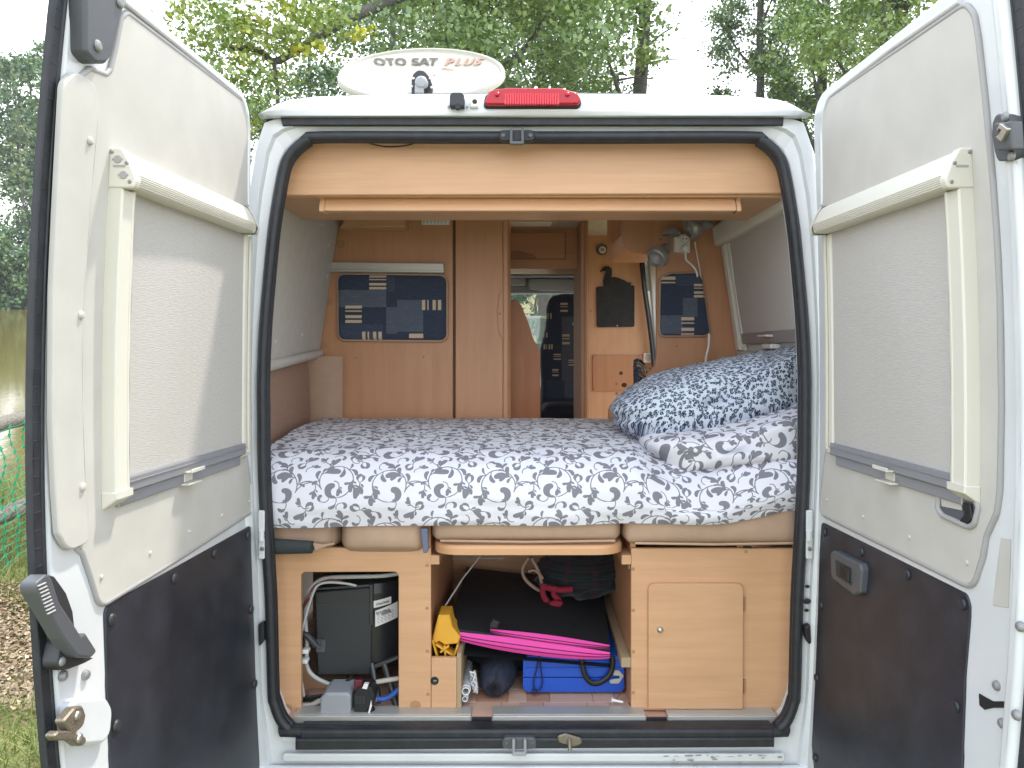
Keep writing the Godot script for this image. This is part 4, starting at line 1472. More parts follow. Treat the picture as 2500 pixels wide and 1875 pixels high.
	obj("door_gap", st, M.groove, t)
	st = ST()
	plate(st, PL([[1228, 700, 0.01], [1217, 722, 0.03], [1212, 765, 0.03], [1217, 815, 0.03], [1228, 832]], -0.99), -0.989, -0.9875, ID, 0.0005)
	var hd := obj("handle_plate", st, M.edge, t)
	st = ST()
	plate(st, PL([[1228, 705, 0.01], [1219, 724, 0.03], [1214, 765, 0.03], [1219, 812, 0.03], [1228, 827]], -0.99), -0.987, -0.9845, ID, 0.001)
	bolt(st, W(1220, 765, -0.985), Vector3.BACK, 0.006, 0.006)
	obj("handle_face", st, M.beech_v, hd)
	t = thing("notice_sticker", "small white notice sticker under the overhead locker", "sticker", W(1062, 548, -0.985))
	st = ST()
	plate(st, PL([[1029, 531], [1097, 533], [1097, 548], [1029, 548]], -0.985), -0.9999, -0.985, ID, 0.0004)
	obj("label", st, M.white, t)
	st = ST()
	for k in 3:
		for j in 7:
			var a := W(1033 + j * 8.8, 536.5 + k * 3.4, -0.9845)
			box(st, a, a + Vector3(0.010 - 0.003 * ((j * 3 + k) % 3), -0.0022, 0.0004), 0.0)
	obj("print", st, M.ink, t)
	# the aisle: upper locker, ceiling lamp, side screen
	t = thing("cab_locker", "beech locker over the cab at the far end of the aisle", "cupboard", W(1330, 655, -2.0))
	st = ST()
	plate(st, PL([[1180, 552], [1424, 552], [1424, 656], [1180, 656]], -2.0), -2.3, -2.0, ID, 0.003)
	obj("carcass", st, M.beech, t)
	st = ST()
	plate(st, PL([[1200, 568, 0.005], [1380, 568, 0.005], [1380, 632, 0.005], [1200, 632, 0.005]], -2.0), -1.999, -1.985, ID, 0.003)
	var fr := obj("flap", st, M.beech, t)
	st = ST()
	tube(st, PTS([[1199, 568], [1381, 568], [1381, 632], [1199, 632]], -1.997), 0.0022, 5, true)
	obj("flap_gap", st, M.groove, t)
	st = ST()
	plate(st, PL([[1240, 632], [1240, 617], [1265, 611, 0.02], [1302, 622, 0.02], [1312, 632]], -1.985), -1.984, -1.978, ID, 0.002)
	bolt(st, W(1265, 622, -1.978), Vector3.BACK, 0.009, 0.006)
	obj("handle", st, M.edge, fr)
	t = thing("ceiling_lamp", "slim silver strip lamp on the ceiling above the aisle", "lamp", Vector3(0.03, 2.28, -1.6))
	st = ST()
	box(st, Vector3(W(1237, 0, -1.6).x, 2.235, -1.72), Vector3(W(1362, 0, -1.6).x, 2.262, -1.55), 0.01)
	obj("housing", st, M.alu, t)
	st = ST()
	box(st, Vector3(W(1237, 0, -1.6).x + 0.01, 2.229, -1.70), Vector3(W(1362, 0, -1.6).x - 0.03, 2.236, -1.58), 0.004)
	obj("diffuser", st, M.white, t)
	t = thing("ceiling_panel", "pale ceiling panel inside the van above the aisle", "ceiling", Vector3(XC, 2.27, -1.8))
	st = ST()
	box(st, Vector3(XC - 0.70, 2.265, -2.6), Vector3(XC + 0.70, 2.285, -0.52), 0.002)
	obj("panel", st, M.lining, t)
	t = thing("aisle_screen", "low beech screen with a sloping cut edge beside the aisle", "screen", W(1280, 1040, -1.8))
	st = ST()
	plate(st, PL([[1225, 733, 0.0], [1262, 733, 0.02], [1272, 744, 0.02], [1288, 782], [1303, 830, 0.03], [1317, 853, 0.03], [1319, 862], [1319, 1200], [1225, 1200]], -1.8), -1.82, -1.8, ID, 0.002)
	obj("panel", st, M.beech_v, t)

func pad(called: String, label: String, outline: Array, z: float, tex: Texture2D, thick := 0.028) -> Node3D:
	var poly := PL(outline, z + thick)
	var lo := Vector2(1e9, 1e9)
	var hi := Vector2(-1e9, -1e9)
	for p in poly:
		lo = lo.min(p)
		hi = hi.max(p)
	var t := thing(called, label, "cushion", Vector3((lo.x + hi.x) / 2, lo.y, z))
	var st := ST()
	plate(st, poly, z, z + thick, ID, 0.018, 0, Rect2(lo, hi - lo))
	obj("cover", st, printed(tex), t)
	st = ST()
	var ring := PackedVector3Array()
	for p in inset(clean(poly), -0.002):
		ring.append(Vector3(p.x, p.y, z + 0.008))
	tube(st, ring, 0.006, 6, true)
	obj("piping", st, M.vinyl, t)
	return t

const GZ := -2.25

func kitchen_end() -> void:
	# right partition with its serving hatch
	var t := thing("hatch_partition", "beech partition with a rounded hatch at the right end of the bed", "partition", W(1680, 1040, -1.0))
	var st := ST()
	plate(st, PL([[1520, 500], [1810, 500], [1800, 1140], [1484, 1140], [1486, 1000, 0.03], [1497, 981, 0.03], [1545, 974, 0.05], [1572, 952, 0.04], [1580, 915, 0.02], [1590, 902, 0.01], [1598, 894, 0.02], [1603, 872, 0.02], [1603, 650, 0.03], [1590, 622, 0.03], [1545, 614, 0.03], [1526, 604, 0.03], [1520, 590]], -1.0), -1.025, -1.0, ID, 0.002)
	obj("panel", st, M.beech_v, t)
	dots(t, [[1516, 911]], -1.0, 0.008, M.groove)
	dots(t, [[1505, 937], [1505, 961]], -1.0, 0.006, M.edge)
	dots(t, [[1612, 584], [1652, 845], [1625, 635]], -1.0, 0.003, M.groove)
	st = ST()
	lathe(st, [[0.0, 0.008], [0.006, 0.008], [0.012, 0.0]], axis_at(W(1524, 940, -1.0), Vector3.BACK), 12, 0.8)
	obj("hole_trim", st, M.groove, t)
	# corner locker above the hatch
	t = thing("corner_locker", "beech corner locker above the hatch with the reading lamps below it", "cupboard", W(1560, 640, -1.3))
	st = ST()
	var a := W(1520, 531, -1.03)
	plate(st, fillet([[a.x, 2.28], [a.x, 2.055], [a.x + 0.02, 2.035, 0.03], [a.x + 0.20, 2.035, 0.02], [a.x + 0.2, 2.28]]), -1.62, -1.028, ID, 0.004)
	obj("carcass", st, M.beech, t)
	st = ST()
	box(st, Vector3(a.x - 0.004, 2.09, -1.40), Vector3(a.x - 0.001, 2.26, -1.10), 0.001)
	obj("side_door", st, M.beech_v, t)
	# panel beyond the hatch with the bird board
	t = thing("galley_panel", "light beech panel beyond the hatch with a black bird board", "partition", W(1515, 1040, GZ))
	st = ST()
	plate(st, PL([[1436, 500], [1562, 500], [1565, 640], [1577, 720, 0.2], [1588, 800, 0.2], [1594, 870], [1595, 1200], [1436, 1200]], GZ), GZ - 0.02, GZ, ID, 0.002)
	obj("panel", st, wood(true, 0.70, 0.41, 0.235, 53, 0.08), t)
	st = ST()
	plate(st, PL([[1447, 866, 0.004], [1592, 866, 0.004], [1592, 955, 0.004], [1447, 955, 0.004]], GZ + 0.005), GZ + 0.001, GZ + 0.01, ID, 0.002)
	obj("lower_board", st, M.beech_v, t)
	dots(t, [[1447, 546], [1443, 759], [1452, 868], [1560, 869], [1451, 950]], GZ + 0.011, 0.006, M.edge)
	st = ST()
	tube(st, PTS([[1561, 600], [1565, 640], [1577, 720], [1588, 800], [1594, 870]], GZ + 0.004), 0.004, 6)
	obj("edge_trim", st, M.white, t)
	# pillar between the aisle and the galley
	t = thing("aisle_pillar", "dark edged upright post between the aisle and the galley panel", "post", W(1428, 1040, -1.75))
	st = ST()
	plate(st, PL([[1418, 500], [1436, 500], [1436, 1200], [1418, 1200]], -1.75), -2.3, -1.75, ID, 0.003)
	obj("post", st, M.vinyl, t)
	st = ST()
	plate(st, PL([[1427, 500], [1435, 500], [1435, 1200], [1427, 1200]], -1.745), -1.749, -1.742, ID, 0.002)
	obj("edge_strip", st, M.edge, t)
	# sliding door seals seen through the hatch
	t = thing("side_door_frame", "black ribbed rubber seal of the side doorway seen through the hatch", "door seal", W(1590, 900, -1.6))
	st = ST()
	for q in [[-4.0, 0.010], [1.5, 0.007]]:
		tube(st, smooth(PTS([[1566 + q[0], 600], [1574 + q[0], 690], [1588 + q[0], 790], [1598 + q[0], 880], [1602 + q[0], 1000]], GZ + 0.04 - q[0] * 0.002)), q[1], 8)
	obj("seal", st, M.rubber, t)
	st = ST()
	plate(st, PL([[1580, 580, 0.02], [1640, 580, 0.02], [1640, 950], [1604, 950], [1600, 860]], GZ - 0.06), GZ - 0.11, GZ - 0.06, ID, 0.01)
	obj("painted_pillar", st, M.paint, t)
	t = thing("gauge", "round grey gauge on the beech panel left of the bird board", "gauge", W(1471, 612, GZ + 0.01))
	st = ST()
	lathe(st, [[0.0, 0.012], [0.022, 0.012], [0.030, 0.016], [0.034, 0.006], [0.034, 0.0]], axis_at(W(1469, 609, GZ), Vector3.BACK), 24)
	obj("bezel", st, M.grey, t)
	st = ST()
	lathe(st, [[0.0, 0.002], [0.020, 0.002], [0.021, 0.0]], axis_at(W(1471, 610, GZ + 0.014), Vector3.BACK), 20)
	obj("dial", st, M.white, t)
	st = ST()
	for k in 3:
		box(st, W(1467 + k * 3, 613, GZ + 0.017), W(1468.6 + k * 3, 606, GZ + 0.018), 0.0)
	obj("marks", st, M.ink, t)
	# bird shaped chalkboard
	t = thing("bird_chalkboard", "black chalkboard topped by a water bird silhouette", "chalkboard", W(1503, 798, GZ + 0.01))
	st = ST()
	plate(st, PL([[1457, 799, 0.012], [1456, 700, 0.012], [1474, 699, 0.004], [1473, 684, 0.02], [1477, 668, 0.02], [1481, 662, 0.01], [1475, 661, 0.01], [1466, 664], [1465, 662], [1471, 656, 0.004], [1475, 651, 0.02], [1486, 649, 0.02], [1494, 656, 0.02], [1494, 670, 0.02], [1492, 676, 0.01], [1506, 677, 0.05], [1524, 684, 0.05], [1534, 690], [1542, 689], [1540, 692], [1542, 694], [1538, 695], [1541, 697, 0.004], [1549, 697, 0.01], [1549, 798, 0.012]], GZ + 0.01), GZ + 0.001, GZ + 0.013, ID, 0.002)
	obj("board", st, speckled(mat(0.030, 0.032, 0.037, 0.7), Vector3(3, 3, 3), 0.7, 1.0, 0.02, 37), t)
	st = ST()
	bolt(st, W(1507, 795, GZ + 0.013), Vector3.BACK, 0.004, 0.003)
	obj("pin", st, M.white, t)
	t = thing("light_switch", "square white light switch at the foot of the galley panel", "light switch", W(1583, 885, GZ + 0.02))
	st = ST()
	plate(st, PL([[1571, 862, 0.004], [1594, 862, 0.004], [1594, 885, 0.004], [1571, 885, 0.004]], GZ + 0.02), GZ + 0.01, GZ + 0.024, ID, 0.003)
	obj("plate", st, M.white, t)
	st = ST()
	lathe(st, [[0.0, 0.004], [0.018, 0.004], [0.020, 0.0]], axis_at(W(1583, 873, GZ + 0.024), Vector3.BACK), 20)
	obj("rocker", st, M.lining, t)
	t = thing("dish_cloth", "crumpled grey and cream cloth on the ledge of the hatch", "cloth", W(1560, 940, -1.45))
	st = ST()
	var n := FastNoiseLite.new()
	n.frequency = 9.0
	var o0 := W(1546, 885, -1.45)
	var o1 := W(1576, 945, -1.45)
	grid(st, 14, 20, func(u, v): return Vector3(lerpf(o0.x, o1.x, u), lerpf(o1.y, o0.y, v) + 0.02 * sin(u * PI + 0.4), -1.45 + 0.03 * n.get_noise_2d(u * 0.5, v * 0.8)))
	obj("cloth", st, printed(woven(160, 200, [[0, 0, 0.5, 1, 1]], [[0.45, 0.3, 0.5, 0.3, 3, false], [0.3, 0.65, 0.6, 0.3, 2, false]], 77)), t)
	t = thing("foil_tray", "shiny crumpled foil lying on the hatch ledge", "foil", W(1590, 905, -1.4))
	st = ST()
	var f0 := W(1562, 893, -1.4)
	var f1 := W(1602, 906, -1.25)
	grid(st, 22, 10, func(u, v): return Vector3(lerpf(f0.x, f1.x, u), f0.y - 0.02 + 0.03 * n.get_noise_2d(u * 1.4, v * 1.2) + 0.012 * sin(u * 7), lerpf(-1.42, -1.25, v)))
	obj("foil", st, mat(0.75, 0.74, 0.72, 0.2, 0.9), t)
	# padded panel on the right partition
	pad("padded_panel", "navy patterned padded panel below the reading lamps on the hatch partition", [[1615, 676, 0.02], [1640, 668, 0.02], [1713, 666, 0.035], [1734, 812, 0.035], [1720, 818, 0.02], [1616, 819, 0.035], [1613, 800]], -0.995, woven(260, 330, [[0.32, 0.0, 0.6, 0.2, 0], [0.45, 0.4, 0.3, 0.3, 1], [0.0, 0.68, 0.45, 0.3, 1]], [[0.02, 0.05, 0.28, 0.17, 2, false], [0.68, 0.17, 0.25, 0.24, 4, false], [0.42, 0.70, 0.26, 0.34, 4, false]], 43))
	# reading lamps
	for q in [0, 1]:
		t = thing("reading_lamp", ["silver spot lamp hanging low beside the sockets", "silver spot lamp pointing left from under the overhead locker"][q], "lamp", [W(1632, 566, -0.97), W(1690, 560, -0.9)][q], "reading lamps over the bed")
		st = ST()
		if q == 0:
			lathe(st, [[0.0, 0.030], [0.030, 0.026], [0.038, 0.010], [0.038, 0.0]], Transform3D(Basis(), W(1640, 574, -0.95)), 24)
			obj("base", st, M.lamp_grey, t)
			st = ST()
			tube(st, PTS([[1634, 570], [1635, 590], [1630, 600]], -0.95), 0.004, 8)
			obj("arm", st, M.zinc, t)
		else:
			tube(st, PTS([[1741, 533], [1740, 549], [1722, 546]], -0.80), 0.005, 8)
			obj("arm", st, M.zinc, t)
		st = ST()
		var tip: Vector3 = [W(1628, 603, -0.94), W(1735, 544, -0.82)][q]
		var mouth: Vector3 = [W(1603, 630, -0.88), W(1684, 558, -0.80)][q]
		var L: float = tip.distance_to(mouth)
		lathe(st, [[0.0, 0.0], [0.020, 0.002], [0.023, 0.012], [0.023, L * 0.5], [0.026, L * 0.55], [0.042, L * 0.72], [0.046, L * 0.9], [0.040, L * 1.05], [0.034, L * 1.08], [0.036, L * 0.9], [0.0, L * 0.8]], axis_at(tip, mouth - tip), 24)
		obj("shade", st, M.lamp_grey, t)
	# sockets and their flex
	t = thing("wall_socket", "white double wall socket with a plug in its lower outlet", "socket", W(1668, 617, -0.99))
	st = ST()
	plate(st, PL([[1660, 573, 0.005], [1684, 573, 0.005], [1685, 618, 0.005], [1661, 616, 0.005]], -0.96), -1.0, -0.955, ID, 0.004)
	plate(st, PL([[1645, 578, 0.003], [1660, 578, 0.003], [1660, 616, 0.003], [1646, 616, 0.003]], -0.98), -1.0, -0.975, ID, 0.003)
	obj("case", st, M.white, t)
	for k in 2:
		st = ST()
		lathe(st, [[0.0, -0.004], [0.013, -0.004], [0.015, 0.001], [0.018, 0.001], [0.018, 0.0]], axis_at(W(1672, 584 + k * 22, -0.9545), Vector3.BACK), 20)
		obj("outlet", st, M.lining, t)
	st = ST()
	for p in [[1668, 583], [1676, 583]]:
		lathe(st, [[0.0, 0.001], [0.0025, 0.001], [0.003, 0.0]], axis_at(W(p[0], p[1], -0.953), Vector3.BACK), 8)
	obj("holes", st, M.ink, t)
	t = thing("white_plug", "white plug with a flex hanging down behind the navy pad", "plug", W(1674, 640, -0.94))
	st = ST()
	lathe(st, [[0.0, 0.02], [0.012, 0.018], [0.016, 0.0]], axis_at(W(1673, 607, -0.955), Vector3.BACK), 16)
	obj("plug", st, M.white, t)
	st = ST()
	tube(st, smooth(PTS([[1674, 612], [1674, 630], [1677, 637], [1690, 648], [1700, 662], [1703, 676]], -0.955)), 0.0045, 8)
	tube(st, smooth(PTS([[1696, 590], [1703, 630], [1709, 660], [1712, 690]], -0.975)), 0.003, 6)
	tube(st, smooth(PTS([[1731, 815], [1730, 845], [1724, 870], [1722, 895], [1722, 940]], -0.93)), 0.0045, 8)
	obj("flex", st, M.white, t)
	# blind of the right side window
	t = thing("window_blind", "grey roller blind pulled down over the right side window", "roller blind", Vector3(XC + 0.85, 1.65, -0.5))
	var wall := func(z, Y, off): return Vector3(XC + hw_in(Y) - off, Y, z)
	st = ST()
	plate(st, fillet([[-0.99, 2.03], [-0.10, 2.03], [-0.10, 2.115], [-0.99, 2.115]]), 0.004, 0.05, wall, 0.018, 2)
	obj("cassette", st, M.blind, t)
	for q in [[-0.965, -0.915, 0.028], [-0.90, -0.885, 0.018]]:
		st = ST()
		plate(st, fillet([[q[0], 1.60], [q[1], 1.60], [q[1], 2.03], [q[0], 2.03]]), 0.004, q[2], wall, 0.004, 4)
		obj("side_rail", st, M.blind, t)
	st = ST()
	grid(st, 12, 8, func(u, v): return wall.call(lerpf(-0.885, -0.10, u), lerpf(1.665, 2.03, v), 0.012 + 0.003 * sin(v * PI)))
	obj("fabric", st, M.fabric, t)
	st = ST()
	plate(st, fillet([[-0.885, 1.625], [-0.10, 1.625], [-0.10, 1.668], [-0.885, 1.668]]), 0.006, 0.020, wall, 0.003, 1)
	obj("bottom_bar", st, M.grey_bar, t)
	st = ST()
	plate(st, fillet([[-0.60, 1.648], [-0.50, 1.648], [-0.50, 1.655], [-0.60, 1.655]]), 0.02, 0.045, wall, 0.002, 0)
	plate(st, fillet([[-0.58, 1.605, 0.004], [-0.48, 1.605, 0.004], [-0.48, 1.622, 0.004], [-0.58, 1.622, 0.004]]), 0.004, 0.040, wall, 0.003, 0)
	obj("pull_catch", st, M.blind, t)

func cab() -> void:
	var t := thing("driver_chair", "tall navy patterned driver seat seen beyond the aisle", "seat", W(1370, 1040, -2.7))
	var st := ST()
	var poly := PL([[1321, 1000], [1322, 930, 0.1], [1318, 870], [1320, 850, 0.1], [1333, 800, 0.2], [1336, 745, 0.1], [1345, 722, 0.1], [1372, 716, 0.2], [1415, 716, 0.2], [1440, 724, 0.1], [1450, 745, 0.1], [1452, 800, 0.2], [1468, 850, 0.1], [1470, 930], [1466, 1000]], -2.65)
	var lo := W(1318, 1000, -2.65)
	var hi := W(1470, 716, -2.65)
	var tex := woven(300, 560, [[0.35, 0.2, 0.22, 0.7, 1], [0.6, 0.5, 0.2, 0.3, 1], [0.1, 0.75, 0.3, 0.15, 0]], [[0.33, 0.08, 0.12, 0.09, 3, false], [0.10, 0.17, 0.1, 0.05, 3, true], [0.52, 0.25, 0.12, 0.025, 3, true], [0.02, 0.34, 0.12, 0.04, 3, true], [0.36, 0.35, 0.12, 0.10, 3, false], [0.06, 0.44, 0.16, 0.04, 4, true], [0.22, 0.52, 0.12, 0.06, 3, false], [0.46, 0.57, 0.1, 0.06, 3, false], [0.2, 0.65, 0.1, 0.07, 3, false]], 91)
	plate(st, poly, -2.80, -2.65, ID, 0.045, 0, Rect2(lo.x, lo.y, hi.x - lo.x, hi.y - lo.y))
	obj("backrest", st, printed(tex), t)
	st = ST()
	rounded_box(st, Vector3(lo.x, 1.14, -2.70), Vector3(W(1424, 0, -2.35).x, 1.27, -2.32), 0.05)
	obj("seat", st, M.navy, t)
	st = ST()
	box(st, Vector3(lo.x + 0.02, 0.525, -2.68), Vector3(hi.x - 0.02, 1.15, -2.3), 0.02)
	obj("base", st, M.vinyl, t)
	t = thing("cab_headliner", "grey cab headliner above the windscreen with ribbed strips", "headliner", W(1330, 700, -3.3))
	st = ST()
	plate(st, PL([[1120, 664], [1520, 664], [1520, 716], [1120, 716]], -3.45), -3.575, -3.45, ID, 0.01)
	obj("panel", st, M.grey_plastic, t)
	st = ST()
	for q in [[655, 659], [662, 667], [670, 675]]:
		plate(st, PL([[1120, q[0]], [1520, q[0]], [1520, q[1]], [1120, q[1]]], -3.3), -3.42, -3.3, ID, 0.003)
	obj("rib", st, M.grey_plastic, t)
	for q in [0, 1]:
		t = thing("sun_visor", ["small pale sun visor at the left of the windscreen", "long grey sun visor folded up above the cab seat"][q], "sun visor", W(1300, 706, -3.4))
		st = ST()
		plate(st, PL([[1160, 678, 0.02], [1283, 678, 0.02], [1283, 697, 0.02], [1160, 697, 0.02]] if q == 0 else [[1290, 679, 0.02], [1500, 681, 0.02], [1500, 712, 0.02], [1322, 710, 0.03], [1290, 704, 0.02]], -3.42), -3.448, -3.42, ID, 0.008)
		obj("flap", st, [M.lining, M.lamp_grey][q], t)
	t = thing("dashboard", "dark dashboard below the windscreen at the end of the aisle", "dashboard", Vector3(XC, 0.9, -3.3))
	st = ST()
	box(st, Vector3(XC - 0.85, 0.6, -3.57), Vector3(XC + 0.85, 1.33, -3.2), 0.06)
	obj("fascia", st, M.dark, t)

func sheet_front(x: float) -> float:
	# height of the sheet's lower edge, lifted at the right where it is tucked
	var px := x / (EYE.z + 0.08) * F + CX
	var py := 1281.0 - 5.0 * smoothstep(900.0, 1300.0, px) + 2.0 * sin(px * 0.011)
	py -= 32.0 * pow(smoothstep(1640.0, 1945.0, px), 2.0)
	return W(px, py, -0.08).y

func bedding() -> void:
	var t := thing("bed", "made up bed under a white sheet printed with grey scrolls", "bed", Vector3(XC, 1.1, -0.5))
	var st := ST()
	var n := FastNoiseLite.new()
	n.frequency = 1.6
	n.fractal_octaves = 3
	var xa := -0.80
	var xb := 0.865
	# the section, from the far edge over the crown and down the front
	var prof := PackedVector2Array()
	for k in 15:
		prof.append(Vector2(lerpf(-0.985, -0.225, k / 14.0), lerpf(1.318, 1.296, pow(k / 14.0, 2.0)) + 0.014 * sin(PI * k / 14.0)))
	for k in range(1, 9):
		var a := k / 8.0 * 1.30
		prof.append(Vector2(-0.225 + 0.178 * sin(a), 1.296 - 0.130 * (1.0 - cos(a))))
	var dn: Vector2 = prof[prof.size() - 1]
	for k in range(1, 8):
		prof.append(Vector2(dn.x + 0.012 * sin(k / 7.0 * PI), lerpf(dn.y, 1.08, k / 7.0)))
	var run := [0.0]
	for k in range(1, prof.size()):
		run.append(run[k - 1] + prof[k].distance_to(prof[k - 1]))
	var L: float = run[run.size() - 1]
	var f := func(u, v):
		var x := lerpf(xa, xb, u)
		var k: float = v * (prof.size() - 1)
		var i := mini(int(k), prof.size() - 2)
		var p: Vector2 = prof[i].lerp(prof[i + 1], k - i)
		var front := smoothstep(0.62, 1.0, v)
		var bottom := sheet_front(x)
		if i >= 22:
			p.y = lerpf(dn.y, bottom, (k - 22.0) / 7.0)
		var wr: float = n.get_noise_2d(x * 2.2, v * 5.0)
		p.y += wr * 0.006 * (1.0 - front)
		p.x += front * (0.010 * n.get_noise_2d(x * 1.3 + 30.0, v * 3.5) + 0.006 * sin(x * 16.0 + v * 6.0) * smoothstep(0.8, 1.0, v))
		# tucked in at the right
		var tuck: float = smoothstep(0.72, 0.87, x) * front
		p.x -= tuck * 0.03
		p.y -= 0.042 * smoothstep(0.33, 0.45, x) * (1.0 - smoothstep(0.55, 0.80, x)) * (1.0 - smoothstep(0.78, 0.95, v)) * smoothstep(0.2, 0.55, v)
		return Vector3(x, p.y, p.x)
	grid(st, 110, 72, f, func(u, v):
		var k: float = v * (prof.size() - 1)
		var i := mini(int(k), prof.size() - 2)
		return Vector2(lerpf(xa, xb, u) / 0.32, lerpf(run[i], run[i + 1], k - i) / 0.32 + 0.30))
	obj("sheet", st, M.scroll, t)
	st = ST()
	box(st, Vector3(xa + 0.03, 1.09, -0.97), Vector3(xb - 0.03, 1.24, -0.16), 0.05)
	obj("mattress", st, M.lining, t)
	# pillows
	t = thing("pillow", "flat white pillow with grey scroll print under the blue pillow", "pillow", W(1770, 1140, -0.35), "")
	st = ST()
	cushion(st, [[1586, 1112], [1614, 1147], [1680, 1142], [1760, 1135], [1880, 1121], [1985, 1104], [1990, 975], [1880, 1000], [1700, 1040], [1600, 1050], [1560, 1075]], -0.30, 0.16, 0.40, 3)
	obj("pillowcase", st, M.scroll_small, t)
	t = thing("pillow", "plump blue and white blossom print pillow leaning on the right wall", "pillow", W(1700, 1070, -0.45), "")
	st = ST()
	cushion(st, [[1488, 1003], [1500, 1020], [1496, 1036], [1528, 1056], [1560, 1074], [1600, 1080], [1690, 1068], [1790, 1046], [1880, 1020], [1990, 965], [1985, 826], [1905, 852], [1860, 868], [1840, 862], [1760, 876], [1650, 900], [1560, 934], [1520, 960], [1498, 980]], -0.44, 0.15, 0.46, 8)
	obj("pillowcase", st, M.blossom, t)
	# tan seat cushions under the sheet
	var rows := [[636, 818, 1272, 1349, "squashed tan seat cushion at the left end under the sheet", 0.045, -0.075], [823, 1040, 1268, 1349, "plump tan seat cushion second from the left under the sheet", 0.035, -0.055], [1049, 1520, 1266, 1331, "long tan seat cushion above the table board", 0.03, -0.055], [1527, 1960, 1240, 1337, "tan seat cushion at the right over the cupboard with the small door", 0.028, -0.055]]
	for q in rows:
		var a := W(q[0], q[3], q[6])
		var b := W(q[1], q[2], q[6])
		t = thing("seat_cushion", q[4], "cushion", Vector3((a.x + b.x) / 2, a.y, -0.4), "tan seat cushions under the bed sheet")
		st = ST()
		rounded_box(st, Vector3(a.x + 0.002, a.y - (0.010 if q[0] < 1000 else 0.0), -0.75), Vector3(b.x - 0.002, b.y + 0.03, q[6] - 0.024), q[5], 0.012, int(q[0]))
		obj("cover", st, M.vinyl, t)
		if q[0] > 1000:
			st = ST()
			tube(st, PackedVector3Array([Vector3(a.x + 0.03, a.y + 0.010, q[6] - 0.012), Vector3((a.x + b.x) / 2, a.y + 0.008, q[6] - 0.006), Vector3(b.x - 0.02, a.y + 0.010, q[6] - 0.012)]), 0.004, 6)
			obj("piping", st, M.vinyl, t)
		if q[0] == 823:
			st = ST()
			plate(st, PL([[1027, 1290], [1044, 1290, 0.005], [1046, 1348, 0.01], [1034, 1352, 0.005], [1030, 1320]], -0.058), -0.07, -0.055, ID, 0.004)
			obj("zip_side", st, M.bluegrey, t)
	t = thing("foam_roll", "dark grey felt roll poking out under the left cushion", "felt roll", W(720, 1348, -0.06))
	st = ST()
	tube(st, PTS([[660, 1334, -0.06], [762, 1336, -0.055]], -0.06), [0.027, 0.021], 14, false, 0.85)
	obj("roll", st, rough_bump(mat(0.045, 0.055, 0.055, 0.95), Vector3(9, 9, 9), 0.3, 0.2, 51), t)
	st = ST()
	plate(st, PL([[763, 1327], [768, 1347], [795, 1336], [815, 1330], [812, 1326], [790, 1330]], -0.06), -0.075, -0.06, ID, 0.003)
	obj("binding", st, M.vinyl, t)
	# table board carrying the middle cushion
	t = thing("table_board", "beech table board with a rounded edge under the middle cushion", "table board", W(1285, 1350, -0.08))
	st = ST()
	var a := W(1054, 1354, -0.06)
	var b := W(1526, 1331, -0.06)
	plate(st, fillet([[a.x, -0.70, 0.02], [b.x, -0.70, 0.02], [b.x, -0.055, 0.09], [a.x, -0.055, 0.09]], 8), a.y, b.y, func(p, q, r): return Vector3(p, r, q), 0.011)
	obj("board", st, mat(0.60, 0.33, 0.17, 0.3), t)

func cushion(st: SurfaceTool, px: Array, z: float, thick: float, depth: float, seed_: int) -> void:
	# a pillow whose rear-facing edge follows an outline, and which runs back over the bed
	var c := Vector2.ZERO
	var pts := PackedVector3Array()
	for p in px:
		pts.append(W(p[0], p[1], z))
	pts = smooth(pts, 6, true)
	var mid := Vector3.ZERO
	for p in pts:
		mid += p / pts.size()
	var n := FastNoiseLite.new()
	n.seed = seed_
	n.frequency = 4.0
	n.fractal_octaves = 3
	var N := pts.size()
	var shape := func(u, v):
		var i := int(round(u * N)) % N
		var ang := lerpf(-PI / 2, PI / 2, v)
		var k := cos(ang)
		k = pow(maxf(k, 0.0), 0.55)
		var q: Vector3 = mid.lerp(pts[i], k)
		q.z = z + sin(ang) * depth * 0.5 + 0.03 * (pts[i].y - mid.y) * k
		# as it runs back it keeps its size on the bed
		q.y += (0.03 if ang < 0 else 0.0) * (1.0 - k)
		var w: float = n.get_noise_3d(q.x, q.y, q.z) * 0.012 + n.get_noise_3d(q.x * 3, q.y * 3, q.z * 3) * 0.005
		return q + (q - mid).normalized() * w
	grid(st, N, 26, shape, func(u, v):
		var p: Vector3 = shape.call(fmod(u, 1.0), v)
		return Vector2(p.x, p.z * 0.85 - p.y) * 2.9)

